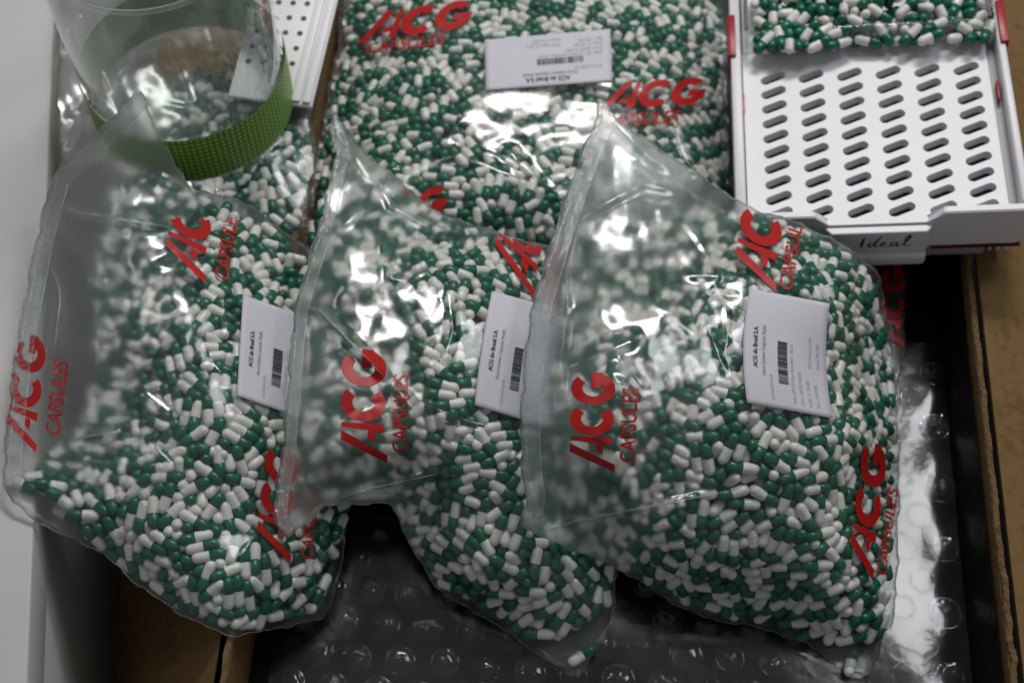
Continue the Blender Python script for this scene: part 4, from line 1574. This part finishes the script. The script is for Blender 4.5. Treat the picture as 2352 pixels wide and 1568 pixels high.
def turned(name, prof, seg=72, mats=(), parent=None, uv=False):
    V, F_ = [], []
    for (r, z) in prof:
        for k in range(seg):
            a = 2 * math.pi * k / seg
            V.append((r * math.cos(a), r * math.sin(a), z))
    for i in range(len(prof) - 1):
        for k in range(seg):
            F_.append((i * seg + k, i * seg + (k + 1) % seg, (i + 1) * seg + (k + 1) % seg, (i + 1) * seg + k))
    me = np_mesh(name, V, F_, True)
    if uv:
        ul = me.uv_layers.new(name='UVMap')
        for p in me.polygons:
            ks = [(me.loops[l].vertex_index % seg) for l in p.loop_indices]
            wrap_ = 0 in ks and seg - 1 in ks
            for l, kk in zip(p.loop_indices, ks):
                vz = me.vertices[me.loops[l].vertex_index].co.z
                ul.data[l].uv = ((kk + (seg if wrap_ and kk == 0 else 0)) / seg * 2 * math.pi * JR, vz)
    return link(name, me, parent, mats)


turned('jar_body', [(0.001, 0.002), (JR * 0.8, 0.003), (JR * 0.95, 0.0015), (JR, 0.008), (JR, JH - 0.03), (JR * 0.985, JH - 0.014), (JR * 0.95, JH - 0.004), (JR * 0.94, JH)], mats=(M['jar'],), parent=jar)
turned('jar_wall_inside', [(JR * 0.975, 0.008), (JR * 0.975, JH - 0.03), (JR * 0.955, JH - 0.012), (JR * 0.915, JH)], mats=(M['jar'],), parent=jar)
turned('rim', [(JR * 0.915, JH), (JR * 0.92, JH + 0.002), (JR * 0.94, JH + 0.0025), (JR * 0.955, JH + 0.001), (JR * 0.95, JH - 0.002)], mats=(M['edge'],), parent=jar)
lab = turned('green_label', [(JR + 0.0006, 0.010), (JR + 0.0006, 0.062)], mats=(M['green_label'],), parent=jar, uv=True)
turned('label_back', [(JR + 0.0002, 0.0105), (JR + 0.0002, 0.0615)], mats=(M['label_back'],), parent=lab)

# ================================================================== FILL WITH CAPSULES
packs = []
for bag, nm in ((bagA, 'A'), (bagB, 'B'), (bagC, 'C'), (bagD, 'D'), (bagE, 'E')):
    packs.append(bag.fill())
hop_poly = np.array([(1724, -50), (2276, -75), (2284, 96), (1734, 122)], float)
hop_rs = Field([(1730, -40, .128), (2280, -60, .150), (2000, -40, .150), (1740, 110, .116), (2000, 105, .126), (2276, 90, .140), (1850, 40, .136), (2150, 30, .146)])
packs.append(pack(lambda x, y: hop_rs(x, y) + 0.003 * np.sin(x / 60) * np.sin(y / 33 + 1), hop_poly, 96, 3, iters=30, tilt=0.8))

LAB = ['inside the bulging bag with its whole paper label in view', 'inside the bag wedged between two others', 'inside the bag whose sealed end rests on the white table',
       'inside the big flat bag with the upside-down label', 'inside the bag squeezed under the clear jar', 'heaped in the clear hopper of the white tray']
covers = [[], [bagA.poly], [bagB.poly], [bagA.poly, bagB.poly, bagC.poly], [bagC.poly, bagB.poly], []]
stick_px = [[(1716, 924), (1722, 662), (1906, 697), (1913, 960)], [(1090, 930), (1130, 668), (1306, 716), (1270, 985)], [(544, 908), (558, 677), (745, 742), (726, 972)], [(1406, 186), (1116, 208), (1113, 92), (1402, 67)], None, None]
gapfs = [b.gapf for b in (bagA, bagB, bagC, bagD, bagE)] + [None]
cand = []
for bi, pk in enumerate(packs):
    vis = (pk['sd'] < CAP_R + 0.0016) & (pk['px'] > 8) & (pk['px'] < PIC_W - 8) & (pk['py'] > 8) & (pk['py'] < PIC_H - 8)
    for cv in covers[bi]:
        vis &= ~inside(pk['px'], pk['py'], cv)
    if stick_px[bi]:
        vis &= ~inside(pk['px'], pk['py'], np.array(stick_px[bi], float))
    if gapfs[bi] is not None:
        vis &= gapfs[bi](pk['px'], pk['py']) < 0.012
    a0, b0_, _ = project(pk['c'] - pk['ax'] * CAP_L / 2)
    a1, b1_, _ = project(pk['c'] + pk['ax'] * CAP_L / 2)
    size = np.hypot(a1 - a0, b1_ - b0_) + 20
    for i in np.nonzero(vis)[0]:
        cand.append((size[i], bi, i))
cand.sort(reverse=True)
single = [set() for _ in packs]
for s_, bi, i in cand[:292]:
    single[bi].add(i)
rsS = np.random.RandomState(2)
for bi, pk in enumerate(packs):
    sel = np.ones(len(pk['c']), bool)
    for i in sorted(single[bi]):
        sel[i] = False
        single_capsule(pk['c'][i], pk['ax'][i], 'green and white capsule ' + LAB[bi], 'capsules ' + LAB[bi], rsS)
    capsule_mass('capsule_mass', pk, sel, 'green and white capsules ' + LAB[bi], seed=bi)

# strays caught in loose corners of film
for (x, y, z, ang, lab_) in ((52, 1108, .108, -20, 2), (150, 1176, .094, -28, 2), (1338, 1500, .012, 32, 1), (1957, 1512, .010, 80, 0)):
    a = place(x, y, z)
    b = place(x + 10 * math.cos(R_(ang)), y - 10 * math.sin(R_(ang)), z)
    d_ = (b - a) / np.linalg.norm(b - a)
    single_capsule(a - np.array([0, 0, 0.0045]), d_, ['stray capsule in the empty bottom corner of the bulging bag', 'stray capsule in the pointed tip of the wedged bag', 'stray capsule at the loose film edge over the white table'][lab_], 'stray capsules', rsS)
print('capsules', [len(p['c']) for p in packs], 'single', [len(s) for s in single])
